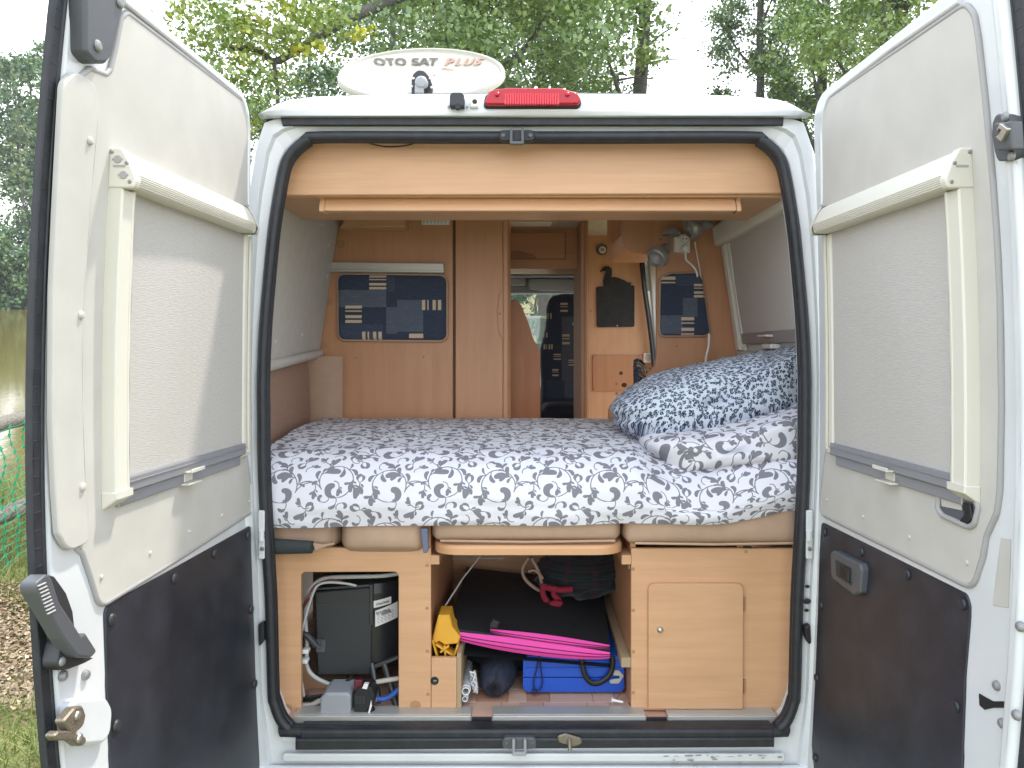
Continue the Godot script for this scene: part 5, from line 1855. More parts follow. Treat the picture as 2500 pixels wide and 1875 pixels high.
func storage() -> void:
	var z := -0.10
	# left bench with the boiler bay
	var t := thing("bench_box", "left beech bench front with a square opening on the boiler", "bench", W(860, 1735, z))
	var st := ST()
	plate(st, PL([[640, 1338], [1052, 1338], [1052, 1733], [973, 1733], [973, 1404, 0.012], [966, 1396, 0.012], [742, 1397, 0.012], [735, 1404], [735, 1745], [640, 1745]], z), z - 0.016, z, ID, 0.0015)
	obj("front_panel", st, M.beech, t)
	dots(t, [[1043, 1380], [1043, 1485], [1043, 1590], [1045, 1695]], z, 0.0055, M.edge)
	for q in [[1014, 1722], [700, 1730]]:
		st = ST()
		plate(st, PL([[q[0] - 13, q[1] + 10], [q[0] + 13, q[1] + 10], [q[0] + 13, q[1] - 6, 0.012], [q[0], q[1] - 14, 0.014], [q[0] - 13, q[1] - 6, 0.012]], z), z, z + 0.0012, ID, 0.0004)
		obj("joint_cover", st, M.edge, t)
	st = ST()
	var a := W(1050, 1340, z)
	box(st, Vector3(a.x - 0.016, 0.524, -0.88), Vector3(a.x, 1.10, z - 0.017), 0.001)
	obj("side_panel", st, M.beech_v, t)
	st = ST()
	box(st, Vector3(-0.84, 0.524, -0.90), Vector3(0.86, 1.10, -0.885), 0.001)
	obj("back_panel", st, M.beech, t)
	st = ST()
	box(st, Vector3(-0.84, 1.085, -0.88), Vector3(a.x - 0.001, 1.099, z - 0.0165), 0.001)
	obj("lid", st, M.beech, t)
	# narrow box with the lock beside it
	t = thing("lock_box", "narrow beech box with a round black lock beside the poles", "box", W(1088, 1732, z))
	st = ST()
	plate(st, PL([[1053, 1606], [1115, 1606], [1115, 1732], [1053, 1732]], z), z - 0.014, z, ID, 0.001)
	obj("front_panel", st, M.beech, t)
	st = ST()
	var b0 := W(1115, 1560, z)
	plate(st, PackedVector2Array([Vector2(-0.42, 0.524), Vector2(-0.098, 0.524), Vector2(-0.098, 0.695), Vector2(-0.42, 0.695)]), b0.x + 0.001, b0.x + 0.014, func(p, q, r): return Vector3(r, q, p), 0.001)
	obj("side_panel", st, M.chip, t)
	st = ST()
	lathe(st, [[0.0, 0.002], [0.011, 0.003], [0.0125, 0.001], [0.0125, 0.0]], axis_at(W(1061, 1662, z), Vector3.BACK), 20)
	var lk := obj("lock", st, M.black, t)
	st = ST()
	box(st, W(1058, 1663.5, z + 0.003), W(1066, 1660.5, z + 0.0042), 0.0005)
	obj("key_slot", st, M.zinc, lk)
	# right cupboard
	t = thing("bench_box", "right beech cupboard front with a small round cornered door", "cupboard", W(1740, 1733, z))
	st = ST()
	plate(st, PL([[1541, 1339], [1965, 1339], [1965, 1745], [1541, 1733]], z), z - 0.016, z, ID, 0.0015)
	obj("front_panel", st, M.beech, t)
	dots(t, [[1546, 1389], [1546, 1490], [1546, 1591], [1546, 1691], [1821, 1347]], z, 0.0055, M.edge)
	st = ST()
	plate(st, PL([[1583, 1731], [1583, 1425, 0.022], [1815, 1425, 0.022], [1814, 1731]], z + 0.013), z + 0.0005, z + 0.014, ID, 0.0018)
	var dr := obj("door", st, M.beech, t)
	st = ST()
	lathe(st, [[0.0, 0.011], [0.004, 0.010], [0.0075, 0.007], [0.009, 0.002], [0.0095, 0.0]], axis_at(W(1611, 1537, z + 0.014), Vector3.BACK), 18)
	obj("knob", st, M.steel, dr)
	for y in [1475.0, 1675.0]:
		st = ST()
		tube(st, PTS([[1817, y - 17], [1817, y + 17]], z + 0.003), 0.0035, 8)
		obj("hinge", st, M.edge, dr)
	st = ST()
	var c := W(1541, 1339, z)
	box(st, Vector3(c.x, 0.524, -0.88), Vector3(c.x + 0.016, 1.10, z - 0.017), 0.001)
	obj("side_panel", st, M.beech_v, t)
	st = ST()
	box(st, Vector3(c.x + 0.001, 1.085, -0.88), Vector3(0.86, 1.099, z - 0.0165), 0.001)
	obj("lid", st, M.beech, t)
	st = ST()
	plate(st, PL([[1816, 1334], [1835, 1334], [1835, 1338], [1816, 1338]], z + 0.002), z - 0.005, z + 0.003, ID, 0.0005)
	obj("catch", st, M.black, t)
	# battens that carry the table board
	for q in [[1050, 1356, 1073, 1379, "left"], [1517, 1355, 1541, 1378, "right"]]:
		t = thing("bearer", "short beech bearer under the %s end of the table board" % q[4], "batten", W(q[0], q[3], z))
		st = ST()
		var p0 := W(q[0], q[3], z)
		var p1 := W(q[2], q[1], z)
		box(st, Vector3(p0.x + 0.0005, p0.y, -0.8), Vector3(p1.x - 0.0005, p1.y, z - 0.002 if q[0] < 1200 else z + 0.003), 0.0015)
		obj("batten", st, M.beech, t)
		st = ST()
		tube(st, PTS([[q[0] + (1 if q[0] < 1200 else 19), q[3], z - 0.004], [q[0] + (1 if q[0] < 1200 else 19), q[3] + 11, z - 0.004]], z), 0.0018, 6)
		obj("pin", st, M.zinc, t)
	t = thing("bearer", "long chipboard rail low on the right wall of the storage bay", "batten", W(1528, 1630, z))
	st = ST()
	var r0 := W(1517, 1630, z - 0.004)
	var r1 := W(1540.5, 1606, z - 0.004)
	box(st, Vector3(r0.x, r0.y, -0.85), Vector3(r1.x, r1.y, z - 0.004), 0.0015)
	obj("batten", st, M.chip, t)
	boiler()
	luggage()

func hose(t: Node3D, called: String, pts: Array, z: float, r: float, m: Material, ribs := false) -> void:
	var p := smooth(PTS(pts, z), 8)
	var st := ST()
	if ribs:
		var radii := []
		var fine := PackedVector3Array()
		for i in p.size() - 1:
			for k in 3:
				fine.append(p[i].lerp(p[i + 1], k / 3.0))
		var total := 0.0
		for i in fine.size():
			if i > 0:
				total += fine[i].distance_to(fine[i - 1])
			radii.append(r * (1.0 + 0.13 * sin(total / 0.0042 * TAU * 0.5)))
		tube(st, fine, radii, 12)
	else:
		tube(st, p, r, 10)
	obj(called, st, m, t)

func boiler() -> void:
	var z := -0.20
	var t := thing("boiler", "black water boiler with a flat cover inside the left bench", "boiler", W(860, 1655, z))
	var st := ST()
	var c := W(905, 1400, -0.34)
	var yt := W(0, 1404, -0.24).y
	var yb := W(0, 1630, -0.24).y
	lathe(st, [[0.0, yt], [0.10, yt - 0.002], [0.145, yt - 0.02], [0.15, yt - 0.05], [0.15, yb + 0.03], [0.14, yb + 0.005], [0.0, yb]], Transform3D(Basis(), Vector3(c.x, 0, -0.355)), 48)
	obj("tank", st, mat(0.016, 0.017, 0.019, 0.35), t)
	st = ST()
	plate(st, PL([[769, 1446, 0.004], [908, 1434, 0.004], [908, 1520], [906, 1648, 0.01], [776, 1648, 0.008], [774, 1600]], z), -0.33, z, ID, 0.003)
	var cv := obj("cover", st, mat(0.030, 0.032, 0.034, 0.5), t)
	st = ST()
	plate(st, PL([[769, 1474], [902, 1470], [902, 1472.5], [769, 1477]], z + 0.001), z, z + 0.002, ID, 0.0005)
	plate(st, PL([[769, 1436], [908, 1426], [908, 1432], [769, 1441]], z + 0.001), z - 0.1, z + 0.002, ID, 0.001)
	plate(st, PL([[903, 1426, 0.003], [911, 1426, 0.003], [911, 1525], [903, 1525]], z + 0.001), z - 0.1, z + 0.006, ID, 0.002)
	obj("lip", st, mat(0.045, 0.047, 0.05, 0.4), cv)
	st = ST()
	plate(st, PL([[772, 1560, 0.003], [795, 1560, 0.003], [795, 1592, 0.003], [772, 1592, 0.003]], z), z, z + 0.006, ID, 0.002)
	tube(st, smooth(PTS([[770, 1575], [782, 1581], [787, 1570], [787, 1562]], z + 0.012)), 0.003, 8)
	obj("clip", st, M.grey, cv)
	# stickers on the round tank
	var cyl := func(px0: float, px1: float, y0: float, y1: float, tilt: float) -> SurfaceTool:
		var s2 := ST()
		var ax := Vector3(c.x, 0, -0.355)
		grid(s2, 10, 2, func(u, v):
			var w0 := W(lerpf(px0, px1, u), lerpf(y1, y0, v) - tilt * u, -0.222)
			var x := clampf((w0.x - ax.x) / 0.1512, -0.98, 0.98)
			return Vector3(w0.x, w0.y, ax.z + 0.1512 * sqrt(1.0 - x * x)))
		return s2
	var l1 := obj("small_sticker", cyl.call(914, 954, 1464, 1481, 6), M.white, t)
	obj("rating_plate", cyl.call(918, 968, 1488, 1527, 14), M.white, t)
	var font := SystemFont.new()
	font.font_names = PackedStringArray(["Droid Sans"])
	font.font_weight = 700
	for q in [["Checked", 935, 1470, 0.00050, 10.0, 0.15], ["truma", 936, 1491, 0.00075, 18.0, 0.18], ["BOILER", 945, 1496, 0.00042, 18.0, 0.18]]:
		var tm := TextMesh.new()
		tm.text = q[0]
		tm.font = font
		tm.font_size = 20
		tm.pixel_size = q[3]
		tm.depth = 0.0003
		var o := obj("lettering", tm, M.ink, t)
		var w0 := W(q[1], q[2], -0.222)
		var x := clampf((w0.x - c.x) / 0.152, -0.95, 0.95)
		o.position = Vector3(w0.x, w0.y, -0.355 + 0.1535 * sqrt(1.0 - x * x)) - bases[t]
		o.rotation = Vector3(0, asin(x), q[5])
	for k in 6:
		st = ST()
		for j in 5:
			var px := 924 + j * 8.0 + (k % 2) * 2
			var py := 1502.0 + k * 3.6 - (px - 918) * 0.28
			var w0 := W(px, py, -0.222)
			var x := clampf((w0.x - c.x) / 0.152, -0.95, 0.95)
			var p := Vector3(w0.x, w0.y, -0.355 + 0.1518 * sqrt(1.0 - x * x))
			obox(st, Vector3(0.0065, 0.0012, 0.0006), Transform3D(Basis(Vector3.UP, asin(x)), p), 0.0)
		obj("print", st, M.bead, t)
	st = ST()
	for q in [[908, 1620, 930, 1745], [938, 1618, 968, 1725]]:
		var p := W(q[0], q[1], -0.21)
		var e := W(q[2], q[3], -0.14)
		tube(st, PackedVector3Array([p, e]), 0.011, 4)
	plate(st, PL([[912, 1623], [972, 1600], [972, 1608], [914, 1632]], -0.205), -0.215, -0.2, ID, 0.001)
	obj("support_bracket", st, mat(0.10, 0.10, 0.10, 0.4, 0.5), t)
	# back of the bay
	t = thing("bay_lining", "beech divider at the bottom of the boiler bay behind the cables", "panel", W(800, 1690, -0.26))
	st = ST()
	plate(st, PL([[700, 1600], [735, 1606], [756, 1640, 0.05], [800, 1676, 0.1], [868, 1690, 0.1], [868, 1760], [700, 1760]], -0.26), -0.27, -0.26, ID, 0.001)
	obj("panel", st, M.beech, t)
	# cables and hoses
	t = thing("cable_loom", "bundle of grey and red cables curving round the boiler cover", "cables", W(740, 1700, -0.15))
	hose(t, "grey_conduit", [[975, 1400], [930, 1406], [860, 1408], [800, 1411], [770, 1424], [752, 1450], [745, 1500], [750, 1580], [748, 1620], [765, 1650], [810, 1672], [850, 1676]], -0.165, 0.0065, M.pale_cable)
	hose(t, "grey_cable", [[870, 1430], [840, 1424], [800, 1422], [775, 1430], [762, 1455], [748, 1500], [735, 1550], [728, 1600], [726, 1640], [738, 1670], [742, 1700]], -0.14, 0.004, M.pale_cable)
	hose(t, "red_cable", [[835, 1420], [805, 1416], [772, 1428], [755, 1450], [745, 1470], [735, 1500], [731, 1560], [722, 1610], [724, 1650], [748, 1690], [752, 1702]], -0.150, 0.0026, mat(0.22, 0.03, 0.03, 0.5))
	hose(t, "brown_cable", [[755, 1460], [738, 1495], [734, 1560], [727, 1620], [732, 1660], [755, 1700]], -0.146, 0.0026, mat(0.10, 0.03, 0.025, 0.5))
	hose(t, "black_cable", [[740, 1702], [770, 1700], [815, 1690], [850, 1660], [860, 1650]], -0.15, 0.0045, M.black)
	hose(t, "thick_black_cable", [[735, 1712], [770, 1706], [820, 1702]], -0.17, 0.011, M.black)
	for q in [[725, 1612], [742, 1616], [744, 1592]]:
		st = ST()
		plate(st, PL([[q[0] - 8, q[1] - 5, 0.003], [q[0] + 8, q[1] - 5, 0.003], [q[0] + 8, q[1] + 5, 0.003], [q[0] - 8, q[1] + 5, 0.003]], -0.135), -0.16, -0.134, ID, 0.002)
		obj("cable_clip", st, M.white, t)
	st = ST()
	tube(st, PTS([[738, 1548, -0.15], [752, 1553, -0.14], [772, 1576, -0.145]], -0.15), 0.010, 10)
	obj("cable_end", st, M.dark, t)
	t = thing("corrugated_hose", "short corrugated grey hose running into the bench beside the black pump", "hose", W(935, 1665, -0.14))
	hose(t, "hose", [[895, 1671], [930, 1663], [980, 1655]], -0.14, 0.0072, M.corrugated, true)
	t = thing("corrugated_hose", "corrugated grey hose on the floor left of the grey box", "hose", W(760, 1722, -0.11))
	hose(t, "hose", [[738, 1724], [760, 1722], [780, 1712], [800, 1708]], -0.125, 0.0085, M.corrugated, true)
	t = thing("water_hose", "blue water hose joined to the black pump", "hose", W(940, 1710, -0.12))
	hose(t, "hose", [[917, 1706], [938, 1706], [958, 1696], [975, 1680]], -0.125, 0.0080, mat(0.03, 0.09, 0.35, 0.4))
	st = ST()
	tube(st, PTS([[914, 1706], [921, 1706]], -0.122), 0.0102, 12)
	tube(st, PTS([[917, 1697], [917, 1685]], -0.122), 0.004, 8)
	obj("hose_clip", st, M.zinc, t)
	# grey junction box and pump
	t = thing("junction_box", "plain grey plastic box on the floor edge of the boiler bay", "box", W(818, 1750, -0.07))
	st = ST()
	plate(st, PL([[779, 1746], [781, 1706, 0.012], [795, 1692, 0.008], [848, 1692, 0.008], [856, 1700, 0.01], [856, 1748]], -0.065), -0.16, -0.065, ID, 0.008)
	obj("cover", st, M.grey_plastic, t)
	st = ST()
	box(st, W(770, 1752, -0.13), W(862, 1747, -0.062), 0.001)
	obj("flange", st, M.grey_plastic, t)
	st = ST()
	bolt(st, W(812, 1750, -0.061), Vector3.BACK, 0.003, 0.002)
	obj("screw", st, M.ink, t)
	t = thing("water_pump", "ribbed black water pump beside the grey box", "pump", W(880, 1754, -0.07))
	st = ST()
	plate(st, PL([[862, 1700, 0.006], [872, 1680, 0.006], [905, 1678, 0.01], [914, 1700, 0.006], [912, 1722, 0.006], [900, 1728], [893, 1755, 0.003], [864, 1754, 0.003], [864, 1726]], -0.07), -0.13, -0.07, ID, 0.007)
	obj("housing", st, M.black, t)
	st = ST()
	for r in 4:
		for k in 3:
			var w0 := W(868 + k * 8.5, 1702 + r * 5.0, -0.0695)
			box(st, w0, w0 + Vector3(0.0068, 0.002, 0.0014), 0.0006)
	obj("vent_rib", st, M.grey, t)
	st = ST()
	plate(st, PL([[884, 1680], [889, 1669], [900, 1669], [896, 1682]], -0.07), -0.08, -0.066, ID, 0.001)
	plate(st, PL([[897, 1748], [906, 1710], [908, 1724], [899, 1752]], -0.066), -0.07, -0.064, ID, 0.0006)
	obj("tag", st, M.white, t)
	st = ST()
	box(st, W(867, 1680, -0.10), W(885, 1662, -0.08), 0.004)
	obj("red_cap", st, mat(0.12, 0.01, 0.02, 0.4), t)
	st = ST()
	lathe(st, [[0.0, 0.008], [0.009, 0.008], [0.010, 0.0]], axis_at(W(907, 1734, -0.08), Vector3(0.3, 1, 0.3)), 14)
	obj("foot", st, M.black, t)

func luggage() -> void:
	# folded black screen with pink edges
	var t := thing("folding_bag", "large flat black bag with bright pink edging in the storage bay", "bag", W(1290, 1600, -0.3))
	var nl := W(1100, 1518, -0.17)
	var nr := W(1488, 1566, -0.17)
	var fl := W(1140, 1385, -0.80)
	var fr := W(1470, 1420, -0.80)
	var n := FastNoiseLite.new()
	n.frequency = 5.0
	var top := func(u, v): return nl.lerp(nr, u).lerp(fl.lerp(fr, u), v)
	var st := ST()
	grid(st, 16, 16, func(u, v): return top.call(u, v) + Vector3(0, 0.02 * sin(PI * u) * sin(PI * v) + 0.008 * n.get_noise_2d(u, v) - 0.02 * pow(1.0 - v, 6.0), 0))
	grid(st, 16, 3, func(u, v): return top.call(u, 0.0) + Vector3(0, -0.02 - lerpf(0.0, 0.014, v), 0.004 * sin(v * PI)))
	grid(st, 16, 16, func(u, v): return top.call(u, v) + Vector3(0, -0.10 + 0.02 * u, 0))
	for u0 in [0.0, 1.0]:
		grid(st, 3, 16, func(a, v): return top.call(u0, v) + Vector3(0, lerpf(-0.02, -0.09, a), 0))
	obj("body", st, M.nylon, t)
	for q in [[0.25, 1.0, -0.006, -0.028, 0.006, -0.010], [0.0, 1.0, -0.026, -0.066, -0.006, 0.010]]:
		st = ST()
		grid(st, 24, 6, func(u, v):
			var p: Vector3 = top.call(lerpf(q[0], q[1], u), 0.0)
			var belly: float = pow(sin(PI * clampf(u * 0.96 + 0.02, 0, 1)), 0.5)
			return p + Vector3(0, lerpf(q[2] + 0.006 * sin(u * PI), q[2] + (q[3] - q[2]) * (0.25 + 0.75 * belly), v) - 0.004 * u, 0.006 + 0.010 * sin(v * PI) * belly + q[5] * 0.3))
		var e := obj("pink_edge", st, M.pink, t)
		st = ST()
		for w in [0.36, 0.66]:
			var ln := PackedVector3Array()
			for k in 20:
				var u := k / 19.0
				var p: Vector3 = top.call(lerpf(q[0], q[1], u), 0.0)
				var belly: float = pow(sin(PI * clampf(u * 0.96 + 0.02, 0, 1)), 0.5)
				ln.append(p + Vector3(0, lerpf(q[2] + 0.006 * sin(u * PI), q[2] + (q[3] - q[2]) * (0.25 + 0.75 * belly), w) - 0.004 * u, 0.0075 + 0.010 * sin(w * PI) * belly + q[5] * 0.3))
			tube(st, ln, 0.0012, 5)
		obj("seam", st, mat(0.10, 0.005, 0.05, 0.8), e)
	st = ST()
	plate(st, PL([[1196, 1522, 0.003], [1205, 1512, 0.003], [1220, 1519, 0.003], [1214, 1534, 0.003], [1196, 1534, 0.003]], -0.15), -0.165, -0.148, ID, 0.004)
	obj("buckle", st, M.black, t)
	st = ST()
	plate(st, PL([[1075, 1525, 0.01], [1100, 1512, 0.01], [1106, 1545, 0.01], [1105, 1560, 0.006], [1085, 1568, 0.006], [1077, 1548]], -0.15), -0.165, -0.15, ID, 0.006)
	tube(st, PTS([[1097, 1518], [1094, 1535], [1088, 1547]], -0.146), 0.002, 6)
	obj("corner_tab", st, M.black, t)
	# carry strap in red and the strap loop above it
	t = thing("red_strap", "red webbing strap lying across the black bag", "strap", W(1350, 1480, -0.5))
	st = ST()
	for q in [[[1326, 1425], [1325, 1448], [1333, 1465], [1345, 1476]], [[1355, 1432], [1352, 1450], [1362, 1462], [1366, 1470]], [[1322, 1432], [1345, 1436], [1370, 1440], [1398, 1438]]]:
		tube(st, smooth(PTS(q, -0.42), 6), 0.0115, 6, false, 0.16, Vector3(0, 0.5, 1).normalized())
	plate(st, PL([[1338, 1472, 0.003], [1355, 1466, 0.003], [1372, 1468, 0.003], [1374, 1474, 0.003], [1364, 1485, 0.003], [1352, 1485, 0.003]], -0.40), -0.41, -0.395, ID, 0.003)
	obj("webbing", st, M.strap_red, t)
	t = thing("cloth_handle", "pale looped cloth handle hanging at the top of the storage bay", "handle", W(1300, 1430, -0.5))
	st = ST()
	tube(st, smooth(PTS([[1292, 1360], [1276, 1385], [1280, 1410], [1302, 1432], [1322, 1440], [1318, 1405], [1305, 1375], [1296, 1362]], -0.46), 6), 0.013, 8, false, 0.45)
	tube(st, smooth(PTS([[1290, 1395], [1304, 1392], [1318, 1402], [1325, 1412]], -0.45), 6), 0.011, 8, false, 0.4)
	obj("loop", st, M.tan_cloth, t)
	t = thing("plaid_blanket", "dark plaid blanket stuffed at the top right of the storage bay", "blanket", W(1420, 1440, -0.6))
	st = ST()
	var c := W(1420, 1395, -0.6)
	grid(st, 30, 18, func(u, v):
		var a: float = u * TAU
		var b: float = v * PI
		return c + Vector3(cos(a) * sin(b) * 0.17, cos(b) * 0.085, sin(a) * sin(b) * 0.15) * (1.0 + 0.22 * n.get_noise_3d(cos(a), cos(b) * 2, sin(a))), null, true)
	var im := Image.create(256, 256, false, Image.FORMAT_RGB8)
	im.fill(Color(0.075, 0.065, 0.10))
	for k in 10:
		im.fill_rect(Rect2i(0, k * 26, 256, 7), Color(0.06, 0.15, 0.14))
		im.fill_rect(Rect2i(0, k * 26 + 12, 256, 3), Color(0.16, 0.19, 0.21))
		im.fill_rect(Rect2i(k * 26, 0, 5, 256), Color(0.20, 0.07, 0.12))
	obj("blanket", st, printed(ImageTexture.create_from_image(im)), t)
	# thin white stay and a cord
	t = thing("gas_stay", "thin white rod slanting across the dark left of the storage bay", "rod", W(1080, 1490, -0.3))
	st = ST()
	tube(st, PTS([[1080, 1490, -0.26], [1130, 1412, -0.33], [1172, 1358, -0.40]], 0), [0.003, 0.0028, 0.0028], 8)
	obj("rod", st, M.pale_cable, t)
	t = thing("steel_rail", "thin steel rail under the table board in the dark", "rail", W(1165, 1363, -0.5))
	st = ST()
	tube(st, PTS([[1105, 1363], [1228, 1363]], -0.45), 0.003, 6)
	tube(st, PTS([[1154, 1355], [1154, 1370]], -0.45), 0.003, 6)
	obj("rail", st, M.zinc, t)
	# yellow levelling ramps
	t = thing("levelling_ramp", "yellow plastic wheel ramp standing on the lock box", "ramp", W(1090, 1606, -0.13))
	st = ST()
	plate(st, PL([[1055, 1560], [1070, 1502, 0.004], [1098, 1502, 0.004], [1104, 1530], [1124, 1556, 0.01], [1118, 1572], [1085, 1575], [1072, 1566], [1062, 1572]], -0.135), -0.22, -0.135, ID, 0.005)
	obj("tread", st, M.yellow, t)
	st = ST()
	for q in [[[1056, 1562], [1068, 1604]], [[1064, 1572], [1112, 1604]], [[1096, 1576], [1075, 1592]], [[1118, 1574], [1108, 1604]], [[1085, 1576], [1088, 1600]]]:
		var p0 := W(q[0][0], q[0][1], -0.135)
		var p1 := W(q[1][0], q[1][1], -0.135)
		var d := p1 - p0
		obox(st, Vector3(0.006, d.length(), 0.05), Transform3D(Basis(Vector3.BACK, atan2(-d.x, d.y)), (p0 + p1) / 2 - Vector3(0, 0, 0.02)), 0.001)
	obj("rib", st, M.yellow, t)
	# white poles
	for q in [[1137, 1688, 1152, 1560, 0.0125, "thick white tube with an open end beside the lock box"], [1135, 1707, 1160, 1600, 0.0085, "thin white tube lying lowest beside the lock box"]]:
		t = thing("awning_pole", q[5], "pole", W(q[0], q[1], -0.11), "white awning poles")
		st = ST()
		var p0 := W(q[0], q[1], -0.11)
		var p1 := W(q[2], q[3], -0.62)
		p1.y = maxf(p1.y, 0.56)
		var ax := axis_at(p0, p1 - p0)
		var L := p0.distance_to(p1)
		var r: float = q[4]
		lathe(st, [[r * 0.72, L], [r * 0.72, 0.0], [r, 0.0], [r, L]], ax, 20)
		lathe(st, [[r, 0.012], [r * 1.18, 0.012], [r * 1.18, 0.05], [r, 0.052]], ax, 20)
		obj("tube", st, M.pole, t)
		st = ST()
		lathe(st, [[0.0, 0.06], [r * 0.7, 0.06]], ax, 14)
		obj("plug", st, M.black, t)
	t = thing("tent_pegs", "tangle of pale cord and pegs beside the white tubes", "cord", W(1160, 1690, -0.13))
	st = ST()
	rng.seed = 3
	for k in 9:
		var pts := []
		for j in 6:
			pts.append([1152 + j * 1.5 + rng.randf_range(-6, 8), 1640 + j * 10 + rng.randf_range(-5, 5)])
		tube(st, smooth(PTS(pts, -0.14 - rng.randf() * 0.05), 5), 0.0028, 6)
	obj("cord", st, M.pole, t)
	# navy bag
	t = thing("stuff_sack", "navy nylon sack tied at the neck, left of the blue box", "bag", W(1205, 1690, -0.2))
	st = ST()
	var b := W(1208, 1648, -0.25)
	grid(st, 48, 30, func(u, v):
		var a: float = u * TAU
		var l: float = v
		var r: float = 0.056 * pow(maxf(sin(PI * pow(l, 0.75)), 0.0), 0.5)
		var w: float = 1.0 + 0.10 * n.get_noise_2d(cos(a) * 1.2 + 3.0, l * 1.6) + 0.035 * sin(a * 9.0 + l * 5.0) * smoothstep(0.55, 1.0, l)
		return Vector3(b.x + cos(a) * r * w * 1.05 + l * 0.03, maxf(b.y + sin(a) * r * w * 1.02 + l * 0.035, 0.527), b.z + 0.10 - l * 0.30), null, true)
	obj("sack", st, M.navy, t)
	st = ST()
	tube(st, smooth(PTS([[1208, 1642, -0.165], [1213, 1655, -0.155], [1206, 1668, -0.150], [1196, 1686, -0.155]], 0)), 0.002, 6)
	obj("drawstring", st, M.black, t)
	t = thing("stuff_sack", "dark sack slumped behind the navy one under the black bag", "bag", W(1240, 1600, -0.4))
	st = ST()
	b = W(1225, 1575, -0.42)
	grid(st, 32, 20, func(u, v):
		var a: float = u * TAU
		var q: float = v * PI
		return b + Vector3(cos(a) * sin(q) * 0.13, cos(q) * 0.075, sin(a) * sin(q) * 0.13) * (1.0 + 0.25 * n.get_noise_3d(cos(a) * 1.5, cos(q) * 2.5, sin(a))), null, true)
	obj("sack", st, M.nylon, t)
	# blue cool box
	t = thing("tool_case", "blue plastic case with a grey latch on the van floor", "case", W(1400, 1692, -0.2))
	st = ST()
	var z0 := -0.20
	var bl := W(1277, 1690, z0)
	var tr := W(1524, 1601, z0)
	var bx := maxf(bl.y, 0.527)
	var ym := W(0, 1655, z0).y
	plate(st, fillet([[bl.x, bx, 0.022], [tr.x, bx, 0.016], [tr.x, ym, 0.001], [bl.x, ym, 0.001]]), -0.50, z0, ID, 0.012)
	obj("tray", st, M.blue, t)
	st = ST()
	plate(st, fillet([[bl.x, ym + 0.003, 0.001], [tr.x, ym + 0.003, 0.001], [tr.x, tr.y, 0.02], [bl.x, tr.y, 0.022]]), -0.50, z0, ID, 0.012)
	for py in [1633.0, 1616.0]:
		var w0 := W(1285, py, z0)
		box(st, Vector3(bl.x + 0.01, w0.y, z0 - 0.004), Vector3(tr.x - 0.01, w0.y + 0.006, z0 + 0.0025), 0.0015)
	obj("lid", st, M.blue, t)
	st = ST()
	plate(st, PL([[1487, 1660, 0.006], [1512, 1657, 0.004], [1513, 1650], [1490, 1648, 0.004], [1497, 1637, 0.006], [1512, 1637, 0.008], [1524, 1650, 0.006], [1511, 1669, 0.008], [1490, 1669, 0.006]], z0 + 0.004), z0 - 0.001, z0 + 0.005, ID, 0.001)
	obj("latch", st, M.alu, t)
	t = thing("carry_strap", "black webbing loop hanging over the front of the blue case", "strap", W(1450, 1660, -0.18))
	st = ST()
	tube(st, smooth(PTS([[1420, 1602], [1422, 1625], [1430, 1652], [1447, 1668], [1470, 1664], [1490, 1645], [1496, 1618], [1494, 1602]], -0.185), 6), 0.0095, 6, false, 0.2, Vector3.BACK)
	obj("webbing", st, M.black, t)
	t = thing("elastic_cord", "thin navy cord loop hanging at the left of the blue case", "cord", W(1310, 1690, -0.18))
	st = ST()
	tube(st, smooth(PTS([[1315, 1600], [1311, 1630], [1303, 1665], [1306, 1684], [1318, 1684], [1324, 1665], [1320, 1630], [1319, 1600]], -0.19), 5), 0.0022, 6)
	box(st, W(1299, 1692, -0.192), W(1311, 1685, -0.183), 0.002)
	obj("cord", st, mat(0.01, 0.012, 0.06, 0.7), t)
	t = thing("wall_plug", "small white plastic peg on the floor right of the blue case", "peg", W(1510, 1712, -0.15))
	st = ST()
	tube(st, PackedVector3Array([W(1495, 1709, -0.125), W(1521, 1714, -0.122)]), [0.0045, 0.0028], 10)
	lathe(st, [[0.0, 0.003], [0.007, 0.003], [0.007, 0.0]], axis_at(W(1495, 1709, -0.125), Vector3(-1, 0.2, 0)), 12)
	obj("peg", st, M.white, t)
	st = ST()
	tube(st, smooth(PTS([[1526, 1640, -0.19], [1526, 1675, -0.185], [1515, 1692, -0.16], [1505, 1706, -0.13]], 0), 5), 0.001, 5)
	obj("string", st, mat(0.12, 0.03, 0.03, 0.8), t)

# ---------------------------------------------------------------- outdoors (level world, the van stands nose down in it)
func N(px: float, py: float, D: float) -> Vector3:
	var w := T.basis * Vector3((px - CX) / F, (CY - py) / F, -1.0)
	return T * EYE + w * (D / -w.z)

func ground_y(x: float, z: float) -> float:
	var h := -0.30 * smoothstep(0.6, -2.5, z) * smoothstep(-11.0, -5.0, z) * smoothstep(4.0, 2.0, absf(x))
	h += 0.03 * sin(x * 1.7 + z * 0.9) + 0.02 * sin(z * 2.3 - x)
	var s := -4.4 - x + 0.25 * sin(z * 0.8)
	if s > 0:
		var bed := -1.7 * smoothstep(0.0, 2.4, s)
		var rise := maxf(smoothstep(-71.0, -77.0, z), smoothstep(-110.0, -118.0, x))
		h = lerpf(h + bed, 0.5 + 0.04 * s * rise, rise)
	return h

